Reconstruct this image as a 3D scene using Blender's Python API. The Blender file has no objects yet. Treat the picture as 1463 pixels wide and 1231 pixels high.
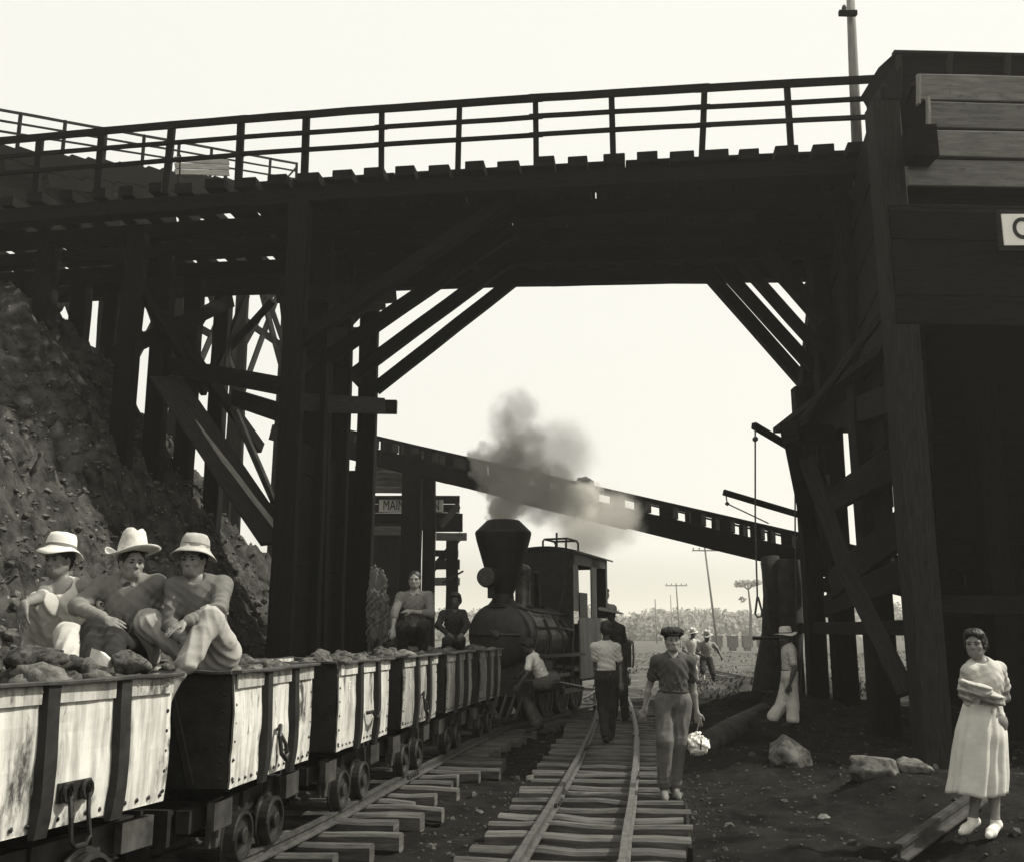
import bpy, bmesh, math, random
import numpy as np
from mathutils import Vector, Matrix, noise as mnoise
R = math.radians; PI = math.pi
random.seed(7); rng = np.random.default_rng(7)
S = bpy.context.scene; COL = S.collection
# ------------------------------------------------------------------ camera, sky, sun, exposure
F = 1430.0; CX = 731.5; CY = 615.5; PIT = R(11.39); CAMP = Vector((0, 0, 1.65))
cd = bpy.data.cameras.new('camera'); cam = bpy.data.objects.new('camera', cd); COL.objects.link(cam)
cam.location = CAMP; cam.rotation_euler = (PI/2 + PIT, 0, 0)
cd.sensor_width = 36; cd.lens = F/1463*36; cd.clip_end = 3000; cd.clip_start = .05
S.camera = cam
S.view_settings.view_transform = 'Standard'; S.view_settings.look = 'None'
S.view_settings.exposure = 1.0; S.view_settings.gamma = 1
SUN_EL, SUN_AZ = R(47), math.atan2(1, .06)
w = bpy.data.worlds.new('World'); S.world = w; w.use_nodes = True
nt = w.node_tree; bg = nt.nodes['Background']
sky = nt.nodes.new('ShaderNodeTexSky'); sky.sky_type = 'NISHITA'; sky.sun_disc = False
sky.sun_elevation = SUN_EL; sky.sun_rotation = SUN_AZ; sky.dust_density = 6; sky.air_density = 1.5
bw = nt.nodes.new('ShaderNodeRGBToBW'); nt.links.new(sky.outputs[0], bw.inputs[0])
mn = nt.nodes.new('ShaderNodeMath'); mn.operation = 'MINIMUM'; mn.inputs[1].default_value = 3.15
sc = nt.nodes.new('ShaderNodeMath'); sc.operation = 'MULTIPLY'; sc.inputs[1].default_value = 1.7
nt.links.new(bw.outputs[0], sc.inputs[0]); nt.links.new(sc.outputs[0], mn.inputs[0])
tn = nt.nodes.new('ShaderNodeVectorMath'); tn.operation = 'MULTIPLY'; tn.inputs[1].default_value = (1, .992, .925)
nt.links.new(mn.outputs[0], tn.inputs[0]); nt.links.new(tn.outputs[0], bg.inputs[0]); bg.inputs[1].default_value = .15
sd = bpy.data.lights.new('sun', 'SUN'); sd.energy = 3.0; sd.angle = R(2.0); sd.color = (1, .97, .88)
so = bpy.data.objects.new('sun', sd); COL.objects.link(so)
tosun = Vector((math.sin(SUN_AZ)*math.cos(SUN_EL), math.cos(SUN_AZ)*math.cos(SUN_EL), math.sin(SUN_EL)))
so.rotation_euler = tosun.to_track_quat('Z', 'Y').to_euler(); so.location = (20, 10, 30)
S.cycles.volume_max_steps = 96; S.cycles.volume_step_rate = 2.0; S.cycles.volume_bounces = 1
# ------------------------------------------------------------------ geometry helpers
def ray(px, py):
    u = CY - py
    return Vector((px-CX, F*math.cos(PIT)-u*math.sin(PIT), F*math.sin(PIT)+u*math.cos(PIT)))
def at(px, py, Y):
    r = ray(px, py); return CAMP + r*(Y/r.y)
def atz(px, py, z):
    r = ray(px, py); return CAMP + r*((z-1.65)/r.z)
def bone(par, px, py, L, s=-1):
    r = ray(px, py).normalized(); d = CAMP - par
    b = d.dot(r); c = d.dot(d)-L*L; D = b*b-c
    if D < 0:
        q = CAMP + r*(-b); return par + (q-par).normalized()*L
    return CAMP + r*(-b + s*math.sqrt(D))
def V(*a): return Vector(a)
class MB:
    def __init__(s): s.v = []; s.f = []; s.uv = []
    def add(s, vs, fs, uvs=None):
        n = len(s.v); s.v += [tuple(v) for v in vs]
        for i, f in enumerate(fs):
            s.f.append(tuple(n+k for k in f))
            s.uv.append(uvs[i] if uvs else [(vs[k][0], vs[k][2]) for k in f])
        return s
    def box(s, c, d, rz=0):
        x, y, z = d[0]/2, d[1]/2, d[2]/2; cs, sn = math.cos(rz), math.sin(rz); vs = []
        for dx, dy, dz in ((-1,-1,-1),(1,-1,-1),(1,1,-1),(-1,1,-1),(-1,-1,1),(1,-1,1),(1,1,1),(-1,1,1)):
            a, b = dx*x, dy*y; vs.append((c[0]+a*cs-b*sn, c[1]+a*sn+b*cs, c[2]+dz*z))
        return s.add(vs, [(0,3,2,1),(4,5,6,7),(0,1,5,4),(1,2,6,5),(2,3,7,6),(3,0,4,7)])
    def beam(s, a, b, wd, h, up=(0,0,1), jit=.006, seg=None, cham=.012):
        """timber from a to b: wd across, h along up; rough, chamfered, uv along the grain"""
        a = Vector(a); b = Vector(b); d = (b-a); L = d.length; d /= L
        u = Vector(up); sx = d.cross(u)
        if sx.length < 1e-4: sx = d.cross(Vector((1,0,0)))
        sx.normalize(); u = sx.cross(d).normalized()
        n = seg or max(2, min(14, int(L/.8)))
        c = min(cham, wd*.2, h*.2); X, Y_ = wd/2, h/2
        prof = [(-X+c,-Y_),(X-c,-Y_),(X,-Y_+c),(X,Y_-c),(X-c,Y_),(-X+c,Y_),(-X,Y_-c),(-X,-Y_+c)]
        per = [0]; 
        for i in range(8):
            p, q = prof[i], prof[(i+1) % 8]; per.append(per[-1]+math.hypot(q[0]-p[0], q[1]-p[1]))
        off = random.random()*50; vs = []
        for i in range(n+1):
            t = i/n; o = sx*random.uniform(-jit, jit)+u*random.uniform(-jit, jit); k = 1+random.uniform(-jit, jit)*.8/max(wd,.05)*.5
            for (x, y) in prof: vs.append(a+d*(L*t)+o+sx*x*k+u*y*k)
        fs = []; uvs = []
        for i in range(n):
            for j in range(8):
                k = (j+1) % 8
                fs.append((i*8+j, i*8+k, (i+1)*8+k, (i+1)*8+j))
                u0, u1 = L*i/n+off, L*(i+1)/n+off
                uvs.append([(u0,per[j]),(u0,per[j+1]),(u1,per[j+1]),(u1,per[j])])
        fs.append(tuple(range(7,-1,-1))); uvs.append([(off+prof[k][0]*.2, prof[k][1]) for k in range(7,-1,-1)])
        fs.append(tuple(n*8+k for k in range(8))); uvs.append([(off+3+prof[k][0]*.2, prof[k][1]) for k in range(8)])
        return s.add(vs, fs, uvs)
    def tube(s, pts, r, seg=10, cap=True):
        pts = [Vector(p) for p in pts]; n = len(pts); rs = r if isinstance(r, (list, tuple)) else [r]*n
        vs = []; ref = None
        for i, p in enumerate(pts):
            d = (pts[min(i+1, n-1)]-pts[max(i-1, 0)]).normalized()
            if ref is None: ref = d.orthogonal().normalized()
            ref = (ref-d*ref.dot(d)); ref = ref.normalized() if ref.length > 1e-5 else d.orthogonal().normalized()
            b = d.cross(ref)
            for k in range(seg):
                an = 2*PI*k/seg; vs.append(p+(ref*math.cos(an)+b*math.sin(an))*rs[i])
        fs = [(i*seg+j, i*seg+(j+1) % seg, (i+1)*seg+(j+1) % seg, (i+1)*seg+j) for i in range(n-1) for j in range(seg)]
        uvs = [[(i, j/seg),(i,(j+1)/seg),(i+1,(j+1)/seg),(i+1,j/seg)] for i in range(n-1) for j in range(seg)]
        if cap:
            fs += [tuple(range(seg-1,-1,-1)), tuple((n-1)*seg+k for k in range(seg))]
            uvs += [[(0,0)]*seg, [(0,0)]*seg]
        return s.add(vs, fs, uvs)
    def lathe(s, prof, c=(0,0,0), ax=(0,0,1), seg=24, cap=True):
        c = Vector(c); ax = Vector(ax).normalized(); e = ax.orthogonal().normalized(); g = ax.cross(e); vs = []
        for (r, z) in prof:
            for k in range(seg):
                an = 2*PI*k/seg; vs.append(c+ax*z+(e*math.cos(an)+g*math.sin(an))*r)
        n = len(prof)
        fs = [(i*seg+j, i*seg+(j+1) % seg, (i+1)*seg+(j+1) % seg, (i+1)*seg+j) for i in range(n-1) for j in range(seg)]
        if cap: fs += [tuple(range(seg-1,-1,-1)), tuple((n-1)*seg+k for k in range(seg))]
        return s.add(vs, fs)
    def prism(s, poly, ax0, ax1, org, nrm, th):
        """polygon in plane (ax0, ax1) at org, thickness th along nrm"""
        org = Vector(org); ax0 = Vector(ax0); ax1 = Vector(ax1); nrm = Vector(nrm)
        n = len(poly); vs = [org+ax0*p[0]+ax1*p[1] for p in poly]+[org+ax0*p[0]+ax1*p[1]+nrm*th for p in poly]
        fs = [tuple(range(n-1,-1,-1)), tuple(range(n, 2*n))]+[(i, (i+1) % n, n+(i+1) % n, n+i) for i in range(n)]
        return s.add(vs, fs)
ROOTLOC = {}
def obj(name, mb, m, parent=None, smooth=False, fixn=False):
    me = bpy.data.meshes.new(name)
    off = ROOTLOC.get(parent.name) if parent else None
    vs = mb.v if off is None else [(v[0]-off[0], v[1]-off[1], v[2]-off[2]) for v in mb.v]
    me.from_pydata(vs, [], mb.f)
    uvl = me.uv_layers.new(name='UVMap')
    fl = [c for f in mb.uv for uvc in f for c in uvc]
    if len(fl) == len(uvl.data)*2: uvl.data.foreach_set('uv', fl)
    if fixn:
        b = bmesh.new(); b.from_mesh(me); bmesh.ops.recalc_face_normals(b, faces=b.faces); b.to_mesh(me); b.free()
    if smooth: me.polygons.foreach_set('use_smooth', [True]*len(me.polygons))
    me.materials.append(m)
    o = bpy.data.objects.new(name, me); COL.objects.link(o)
    if parent: o.parent = parent
    return o
def tag(o, label, cat, group=None, kind=None):
    if label: o['label'] = label
    if cat: o['category'] = cat
    if group: o['group'] = group
    if kind: o['kind'] = kind
    return o
def thing(name, label, cat, loc=(0,0,0), rz=0, group=None, world=True):
    o = bpy.data.objects.new(name, None); COL.objects.link(o); o.empty_display_size = .2
    o.location = loc; o.rotation_euler = (0, 0, rz)
    if world: ROOTLOC[o.name] = tuple(loc)
    return tag(o, label, cat, group)
def struct(o): o['kind'] = 'structure'; return o
def dup(root, loc, rz, label=None, group=None):
    r = root.copy(); COL.objects.link(r); r.location = loc; r.rotation_euler = (0, 0, rz)
    if label: r['label'] = label
    if group: r['group'] = group
    for ch in list(root.children):
        c = ch.copy(); COL.objects.link(c); c.parent = r
        for g in list(ch.children):
            d = g.copy(); COL.objects.link(d); d.parent = c
    return r
_t = (1+5**.5)/2
ICO = [(-1,_t,0),(1,_t,0),(-1,-_t,0),(1,-_t,0),(0,-1,_t),(0,1,_t),(0,-1,-_t),(0,1,-_t),(_t,0,-1),(_t,0,1),(-_t,0,-1),(-_t,0,1)]
ICF = [(0,11,5),(0,5,1),(0,1,7),(0,7,10),(0,10,11),(1,5,9),(5,11,4),(11,10,2),(10,7,6),(7,1,8),(3,9,4),(3,4,2),(3,2,6),(3,6,8),(3,8,9),(4,9,5),(2,4,11),(6,2,10),(8,6,7),(9,8,1)]
def stone(mb, p, s_):
    ax = [random.uniform(.55,1.3)*s_*.55, random.uniform(.55,1.2)*s_*.55, random.uniform(.4,.9)*s_*.55]; an = random.uniform(0,3.1); c_, n_ = math.cos(an), math.sin(an); vs = []
    for q in ICO:
        k = random.uniform(.7,1.2); x, y, z = q[0]*ax[0]*k, q[1]*ax[1]*k, q[2]*ax[2]*k; vs.append((p[0]+x*c_-y*n_, p[1]+x*n_+y*c_, p[2]+z))
    mb.add(vs, ICF)
# ------------------------------------------------------------------ materials (sepia monochrome)
def G(v): return (v, v*.975, v*.89, 1)
def mat(name, lo, hi, scale=6, stretch=(1,1,1), rough=.8, bump=.3, coord='Object', detail=6, spec=.3, speck=None, ramp=(.35,.65), metal=0, blotch=None, bdist=.01):
    m = bpy.data.materials.new(name); m.use_nodes = True; t = m.node_tree; N = t.nodes; Lk = t.links
    p = N['Principled BSDF']; p.inputs['Roughness'].default_value = rough; p.inputs['Metallic'].default_value = metal
    p.inputs['Specular IOR Level'].default_value = spec
    tc = N.new('ShaderNodeTexCoord'); oi = N.new('ShaderNodeObjectInfo')
    mu = N.new('ShaderNodeMath'); mu.operation = 'MULTIPLY'; mu.inputs[1].default_value = 37; Lk.new(oi.outputs['Random'], mu.inputs[0])
    ad = N.new('ShaderNodeVectorMath'); Lk.new(tc.outputs[coord], ad.inputs[0]); Lk.new(mu.outputs[0], ad.inputs[1])
    mp = N.new('ShaderNodeMapping'); mp.inputs['Scale'].default_value = stretch; Lk.new(ad.outputs[0], mp.inputs[0])
    no = N.new('ShaderNodeTexNoise'); no.inputs['Scale'].default_value = scale; no.inputs['Detail'].default_value = detail; no.inputs['Roughness'].default_value = .65
    Lk.new(mp.outputs[0], no.inputs[0])
    cr = N.new('ShaderNodeValToRGB'); cr.color_ramp.elements[0].position = ramp[0]; cr.color_ramp.elements[1].position = ramp[1]
    cr.color_ramp.elements[0].color = G(lo); cr.color_ramp.elements[1].color = G(hi); Lk.new(no.outputs[0], cr.inputs[0])
    out = cr.outputs[0]
    # object-to-object variation
    mr = N.new('ShaderNodeMapRange'); mr.inputs[3].default_value = .75; mr.inputs[4].default_value = 1.25; Lk.new(oi.outputs['Random'], mr.inputs[0])
    vm = N.new('ShaderNodeVectorMath'); vm.operation = 'SCALE'; Lk.new(out, vm.inputs[0]); Lk.new(mr.outputs[0], vm.inputs['Scale']); out = vm.outputs[0]
    if blotch:   # (scale, threshold, value) dark stains with a shape of their own
        n2 = N.new('ShaderNodeTexNoise'); n2.inputs['Scale'].default_value = blotch[0]; n2.inputs['Detail'].default_value = 8; n2.inputs['Roughness'].default_value = .7
        m2 = N.new('ShaderNodeMapping'); m2.inputs['Scale'].default_value = (1.6,1.6,.7) if len(blotch) < 4 else blotch[3]; Lk.new(ad.outputs[0], m2.inputs[0]); Lk.new(m2.outputs[0], n2.inputs[0])
        r2 = N.new('ShaderNodeValToRGB'); r2.color_ramp.elements[0].position = blotch[1]; r2.color_ramp.elements[1].position = blotch[1]+.1; Lk.new(n2.outputs[0], r2.inputs[0])
        mx = N.new('ShaderNodeMix'); mx.data_type = 'RGBA'; Lk.new(r2.outputs[0], mx.inputs[0]); Lk.new(out, mx.inputs[6]); mx.inputs[7].default_value = G(blotch[2]); out = mx.outputs[2]
    if speck:    # (scale, size, value) light stones
        vo = N.new('ShaderNodeTexVoronoi'); vo.inputs['Scale'].default_value = speck[0]; Lk.new(tc.outputs['Object'], vo.inputs[0])
        n3 = N.new('ShaderNodeTexNoise'); n3.inputs['Scale'].default_value = speck[0]*.35; Lk.new(tc.outputs['Object'], n3.inputs[0])
        s1 = N.new('ShaderNodeMath'); s1.operation = 'LESS_THAN'; s1.inputs[1].default_value = speck[1]; Lk.new(vo.outputs['Distance'], s1.inputs[0])
        s2 = N.new('ShaderNodeMath'); s2.operation = 'GREATER_THAN'; s2.inputs[1].default_value = .56; Lk.new(n3.outputs[0], s2.inputs[0])
        s3 = N.new('ShaderNodeMath'); s3.operation = 'MULTIPLY'; Lk.new(s1.outputs[0], s3.inputs[0]); Lk.new(s2.outputs[0], s3.inputs[1])
        mx = N.new('ShaderNodeMix'); mx.data_type = 'RGBA'; Lk.new(s3.outputs[0], mx.inputs[0]); Lk.new(out, mx.inputs[6]); mx.inputs[7].default_value = G(speck[2]); out = mx.outputs[2]
    Lk.new(out, p.inputs['Base Color'])
    if bump:
        bp = N.new('ShaderNodeBump'); bp.inputs['Strength'].default_value = bump; bp.inputs['Distance'].default_value = bdist
        Lk.new(no.outputs[0], bp.inputs['Height']); Lk.new(bp.outputs[0], p.inputs['Normal'])
    return m
M = {}
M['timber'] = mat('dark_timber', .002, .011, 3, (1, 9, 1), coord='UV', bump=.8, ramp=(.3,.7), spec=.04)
M['timber_far_dark'] = mat('darkened_far_timber', .001, .004, 3, (1, 9, 1), coord='UV', bump=.5, spec=.02)  # timber copy darkened in colour to offset sun and haze on the hill trestle
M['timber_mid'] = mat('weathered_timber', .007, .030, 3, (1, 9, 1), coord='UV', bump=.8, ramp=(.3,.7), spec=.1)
M['plank'] = mat('grey_plank', .085, .20, 2.2, (1, 7, 1), coord='UV', bump=.6, ramp=(.3,.7), blotch=(2.2,.60,.04,(1,1.6,1)))
M['pale_wood'] = mat('pale_wood', .18, .36, 3, (1, 8, 1), coord='UV', bump=.4)
M['sleeper'] = mat('sleeper_wood', .03, .12, 3, (1, 8, 1), coord='UV', bump=.7, ramp=(.3,.7), bdist=.02)
M['rail'] = mat('rail_steel', .035, .10, 9, (1,1,1), rough=.6, metal=.2, bump=.2, spec=.5)
M['white_paint'] = mat('worn_white_paint', .17, .56, 6, (2.2, 2.2, .22), rough=.6, bump=.35, ramp=(.28,.58), blotch=(2.4,.545,.05,(1.8,1.8,.6)))
M['white_paint_shade'] = mat('shaded_white_paint', .14, .36, 5, (1.6, 1.6, .3), rough=.65, bump=.25, blotch=(2.6,.51,.04,(2,2,.5)), ramp=(.3,.65))  # darker copy of the wagon paint, bridge and bin shadow put into the colour
M['rust_dark'] = mat('dark_rusty_iron', .008, .024, 8, rough=.65, bump=.4)
M['iron'] = mat('sooty_iron', .009, .028, 10, rough=.5, metal=.2, bump=.3, spec=.5)
M['iron_mid'] = mat('worn_iron', .03, .085, 8, rough=.45, metal=.3, bump=.25, spec=.5)
M['wheel'] = mat('wheel_iron', .014, .045, 8, rough=.42, metal=.3, bump=.2, spec=.6)
M['boiler'] = mat('worn_boiler_paint', .07, .17, 6, rough=.4, metal=.2, bump=.2, spec=.5, blotch=(2.2,.55,.02))
M['stack'] = mat('sooty_black_iron', .006, .014, 7, rough=.6, bump=.2)
M['loco_panel'] = mat('streaked_tank_paint', .09, .27, 4, (2.5,2.5,.25), rough=.5, bump=.2, blotch=(2.4,.6,.04))
M['soil'] = mat('dark_soil', .004, .017, 2.2, rough=1, bump=1, detail=10, spec=.05, speck=(18,.12,.07), bdist=.05)
M['field'] = mat('dry_field', .16, .34, .5, rough=1, bump=.6, detail=10, bdist=.05)
M['hill'] = mat('rocky_hillside', .012, .10, 3.2, rough=1, spec=.05, bump=1, detail=12, speck=(9,.16,.2), bdist=.08)
M['rock'] = mat('rock', .04, .20, 9, rough=.95, spec=.1, bump=1, detail=10, bdist=.03)
M['ore'] = mat('ore_rock', .02, .13, 20, rough=.95, spec=.1, bump=1, detail=10, bdist=.02)
M['leaf'] = mat('foliage', .18, .34, 3, rough=.9, bump=0)  # tone paled so the far trees carry extra haze in their colour
M['bark'] = mat('bark', .012, .04, 4, (1,1,1), rough=.95, bump=.6)
M['pole'] = mat('pole_wood', .10, .22, 4, (3,3,.3), rough=.9, bump=.3)
M['sign'] = mat('sign_white', .80, .86, 5, rough=.6, bump=0)
M['ink'] = mat('sign_black', .012, .02, 5, rough=.6, bump=0)
M['skin'] = mat('skin', .18, .24, 9, rough=.5, bump=.05, spec=.4)
M['skin_dark'] = mat('shaded_brown_skin', .04, .07, 9, rough=.5, bump=.05, spec=.4)
M['hair'] = mat('black_hair', .008, .02, 30, (1,1,.3), rough=.5, bump=.4)
M['c_white'] = mat('white_cotton', .50, .60, 5, (1,1,1.5), rough=.95, bump=.35, bdist=.02, detail=3)
M['c_light'] = mat('light_cotton', .34, .40, 5, (1,1,1.5), rough=.95, bump=.35, bdist=.02, detail=3)
M['c_mid'] = mat('grey_cotton', .15, .20, 5, (1,1,1.5), rough=.95, bump=.35, bdist=.02, detail=3)
M['c_dim'] = mat('dim_cotton', .055, .09, 5, (1,1,1.5), rough=.95, bump=.35, bdist=.02, detail=3)
M['c_dark'] = mat('dark_cloth', .012, .03, 12, rough=.95, bump=.3)
M['straw'] = mat('straw_felt', .42, .62, 22, rough=.95, bump=.3)
M['felt'] = mat('faded_felt', .26, .40, 12, rough=.95, bump=.4)
M['c_work'] = mat('work_trouser_cloth', .085, .13, 5, (1,1,1.5), rough=.95, bump=.35, bdist=.02, detail=3)
M['shoe'] = mat('canvas_shoe', .10, .2, 12, rough=.9, bump=.2)
M['shoe_white'] = mat('white_shoe', .5, .7, 12, rough=.8, bump=.1)
M['paper'] = mat('white_paper', .7, .8, 4, rough=.9, bump=.2)
M['rope'] = mat('rope', .03, .08, 40, rough=.95, bump=.4)
M['sack'] = mat('rough_sacking', .05, .14, 9, (2,2,.4), rough=1, bump=.8, bdist=.02)
# ------------------------------------------------------------------ SDF bodies (numpy surface nets)
class SDF:
    def __init__(s): s.p = []; s.sub = []; s.nz = None; s.folds = []
    def cap(s, a, b, ra, rb=None, k=.02, flat=None):
        s.p.append(('c', np.array(a, float), np.array(b, float), ra, ra if rb is None else rb, k, flat)); return s
    def ell(s, c, r, ax=None, k=.02):
        A = np.eye(3) if ax is None else np.array([list(a) for a in ax], float)
        s.p.append(('e', np.array(c, float), np.array(r, float), A, k)); return s
    def cut(s, c, r, k=.01): s.sub.append(('s', np.array(c, float), r, k)); return s
    def plane(s, c, n): s.sub.append(('p', np.array(c, float), np.array(n, float))); return s
    def mesh(s, vox):
        lo = np.full(3, 1e9); hi = -lo; bb = []
        for q in s.p:
            if q[0] == 'c':
                m = max(q[3], q[4]); l = np.minimum(q[1], q[2])-m; h = np.maximum(q[1], q[2])+m
            else:
                m = q[2].max(); l = q[1]-m; h = q[1]+m
            kk = q[5] if q[0] == 'c' else q[4]
            mg = kk+3*vox+.012
            lo = np.minimum(lo, l); hi = np.maximum(hi, h); bb.append((l-mg, h+mg))
        lo -= 4*vox+.02; hi += 4*vox+.02
        n = np.ceil((hi-lo)/vox).astype(int)+1
        f = np.full(n, .15, np.float32)
        axs = [(lo[i]+vox*np.arange(n[i])).astype(np.float32) for i in range(3)]
        for q, (l, h) in zip(s.p, bb):
            i0 = np.clip(((l-lo)/vox).astype(int), 0, n); i1 = np.clip(((h-lo)/vox).astype(int)+2, 0, n)
            sl = tuple(slice(i0[i], i1[i]) for i in range(3))
            X, Y, Z = np.meshgrid(*[axs[i][sl[i]] for i in range(3)], indexing='ij', sparse=True)
            if q[0] == 'c':
                _, a, b, ra, rb, k, flat = q
                px, py, pz = X-a[0], Y-a[1], Z-a[2]; ba = b-a; sc = 1
                if flat is not None:
                    fn, fq = np.array(flat[0], float), flat[1]
                    t = (px*fn[0]+py*fn[1]+pz*fn[2])*(1/fq-1); px = px+fn[0]*t; py = py+fn[1]*t; pz = pz+fn[2]*t
                    ba = ba+fn*(ba@fn)*(1/fq-1); sc = .8
                hh = np.clip((px*ba[0]+py*ba[1]+pz*ba[2])/max(ba@ba, 1e-9), 0, 1)
                d = (np.sqrt((px-ba[0]*hh)**2+(py-ba[1]*hh)**2+(pz-ba[2]*hh)**2)-(ra+(rb-ra)*hh))*sc
            else:
                _, c, r, A, k = q
                px, py, pz = X-c[0], Y-c[1], Z-c[2]
                qq = np.sqrt(sum(((A[i][0]*px+A[i][1]*py+A[i][2]*pz)/r[i])**2 for i in range(3)))
                d = (qq-1)*r.min()
            g = f[sl]; hm = np.clip(.5+.5*(g-d)/k, 0, 1)
            f[sl] = g*(1-hm)+d*hm-k*hm*(1-hm)
        X, Y, Z = np.meshgrid(*axs, indexing='ij', sparse=True)
        for q in s.sub:
            if q[0] == 's':
                d = q[2]-np.sqrt((X-q[1][0])**2+(Y-q[1][1])**2+(Z-q[1][2])**2); k = q[3]
                hm = np.clip(.5+.5*(d-f)/k, 0, 1); f = f*(1-hm)+d*hm+k*hm*(1-hm)
            else:
                d = (X-q[1][0])*q[2][0]+(Y-q[1][1])*q[2][1]+(Z-q[1][2])*q[2][2]; f = np.maximum(f, d)
        if s.nz:
            amp, fr, seed = s.nz; rg = np.random.default_rng(seed); t = 0
            for i in range(5):
                kv = rg.normal(size=3); kv /= np.linalg.norm(kv); kv[2] *= .6; kv *= fr*(1+.7*i)
                ph = rg.uniform(0, 6.28); w1 = rg.normal(size=3)*fr*.5
                t = t+(1-2*np.abs(np.sin(kv[0]*X+kv[1]*Y+kv[2]*Z+ph+1.3*np.sin(w1[0]*X+w1[1]*Y+w1[2]*Z))))/(1+.6*i)
            f = f+(amp*t*.5).astype(np.float32)
        for (c, d, rad, amp, wl, ph) in s.folds:
            i0 = np.clip(((c-2*rad-lo)/vox).astype(int), 0, n); i1 = np.clip(((c+2*rad-lo)/vox).astype(int)+1, 0, n)
            if (i1 <= i0).any(): continue
            sl = tuple(slice(i0[i], i1[i]) for i in range(3)); X, Y, Z = np.meshgrid(*[axs[i][sl[i]] for i in range(3)], indexing='ij', sparse=True)
            px, py, pz = X-c[0], Y-c[1], Z-c[2]; k = 2*np.pi/wl
            u = px*d[0]+py*d[1]+pz*d[2]; w1 = np.sin(11*px+7*pz+ph)+np.sin(13*py-9*pz+2*ph)
            f[sl] = f[sl]+(amp*np.exp(-(px*px+py*py+pz*pz)/rad**2)*(np.abs(np.sin(k*.5*u+.7*w1+ph))*2-1)).astype(np.float32)
        return nets(f, lo, vox)
    def fold(s, c, d, rad, amp, wl, ph=0.):
        d = np.array(d, float); d /= max(1e-6, np.linalg.norm(d)); s.folds.append((np.array(c, float), d, rad, amp, wl, ph)); return s
def nets(f, lo, vox):
    n = np.array(f.shape); c = n-1; ins = f < 0
    cnt = np.zeros(c, np.int8)
    cor = [(i, j, k) for i in (0,1) for j in (0,1) for k in (0,1)]
    for (i, j, k) in cor: cnt += ins[i:i+c[0], j:j+c[1], k:k+c[2]]
    act = (cnt > 0) & (cnt < 8); I = np.argwhere(act)
    idx = -np.ones(c, np.int32); idx[act] = np.arange(len(I))
    acc = np.zeros((len(I), 3)); w_ = np.zeros(len(I))
    for a in cor:
        for ax in range(3):
            if a[ax] == 0:
                b = list(a); b[ax] = 1
                fa = f[I[:,0]+a[0], I[:,1]+a[1], I[:,2]+a[2]]; fb = f[I[:,0]+b[0], I[:,1]+b[1], I[:,2]+b[2]]
                m = (fa < 0) != (fb < 0); t = np.where(m, fa/np.where(m, fa-fb, 1), 0)
                for d in range(3): acc[:, d] += np.where(m, a[d]+(t if d == ax else 0), 0)
                w_ += m
    vs = lo+(I+acc/w_[:, None])*vox; faces = []
    for ax in range(3):
        a1, a2 = (ax+1) % 3, (ax+2) % 3
        s0 = [slice(None)]*3; s1 = [slice(None)]*3; s0[ax] = slice(0, -1); s1[ax] = slice(1, None)
        e = ins[tuple(s0)] != ins[tuple(s1)]; E = np.argwhere(e)
        E = E[(E[:,a1] > 0) & (E[:,a2] > 0) & (E[:,a1] < c[a1]) & (E[:,a2] < c[a2])]
        def id_(d1, d2):
            q = E.copy(); q[:,a1] -= d1; q[:,a2] -= d2; return idx[q[:,0], q[:,1], q[:,2]]
        quad = np.stack([id_(1,1), id_(0,1), id_(0,0), id_(1,0)], 1)
        flip = ~ins[E[:,0], E[:,1], E[:,2]]; quad[flip] = quad[flip][:, ::-1]; faces.append(quad)
    fa = np.concatenate(faces); fa = fa[(fa >= 0).all(1)]
    return vs, fa
def sobj(name, sdf, vox, m, parent=None):
    vs, fa = sdf.mesh(vox)
    off = np.array(ROOTLOC.get(parent.name, (0,0,0))) if parent else np.zeros(3)
    me = bpy.data.meshes.new(name); vs = vs-off
    me.vertices.add(len(vs)); me.vertices.foreach_set('co', vs.astype(np.float32).ravel())
    me.loops.add(len(fa)*4); me.loops.foreach_set('vertex_index', fa.astype(np.int32).ravel())
    me.polygons.add(len(fa)); me.polygons.foreach_set('loop_start', np.arange(0, len(fa)*4, 4, dtype=np.int32))
    me.polygons.foreach_set('loop_total', np.full(len(fa), 4, np.int32))
    me.polygons.foreach_set('use_smooth', np.ones(len(fa), bool)); me.update(calc_edges=True); me.validate()
    me.materials.append(m); o = bpy.data.objects.new(name, me); COL.objects.link(o)
    if parent: o.parent = parent
    return o
# ------------------------------------------------------------------ terrain
def fbm(x, y, z=0, o=4):
    return mnoise.fractal(Vector((x, y, z)), 1.0, 2.0, o, noise_basis='PERLIN_ORIGINAL')
def sstep(a, b, x):
    t = max(0, min(1, (x-a)/(b-a))); return t*t*(3-2*t)
def crv(pts):   # smooth curve x(y) through points
    ys = [p[1] for p in pts]; xs = [p[0] for p in pts]
    def fn(y):
        if y <= ys[0]: return xs[0]+(y-ys[0])*(xs[1]-xs[0])/(ys[1]-ys[0])
        if y >= ys[-1]: return xs[-1]+(y-ys[-1])*(xs[-1]-xs[-2])/(ys[-1]-ys[-2])
        i = max(k for k in range(len(ys)) if ys[k] <= y); i = min(i, len(ys)-2)
        t = (y-ys[i])/(ys[i+1]-ys[i]); h = ys[i+1]-ys[i]
        m0 = (xs[i+1]-xs[max(i-1,0)])/(ys[i+1]-ys[max(i-1,0)]); m1 = (xs[min(i+2,len(xs)-1)]-xs[i])/(ys[min(i+2,len(xs)-1)]-ys[i])
        return (2*t**3-3*t*t+1)*xs[i]+(t**3-2*t*t+t)*h*m0+(-2*t**3+3*t*t)*xs[i+1]+(t**3-t*t)*h*m1
    return fn
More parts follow.
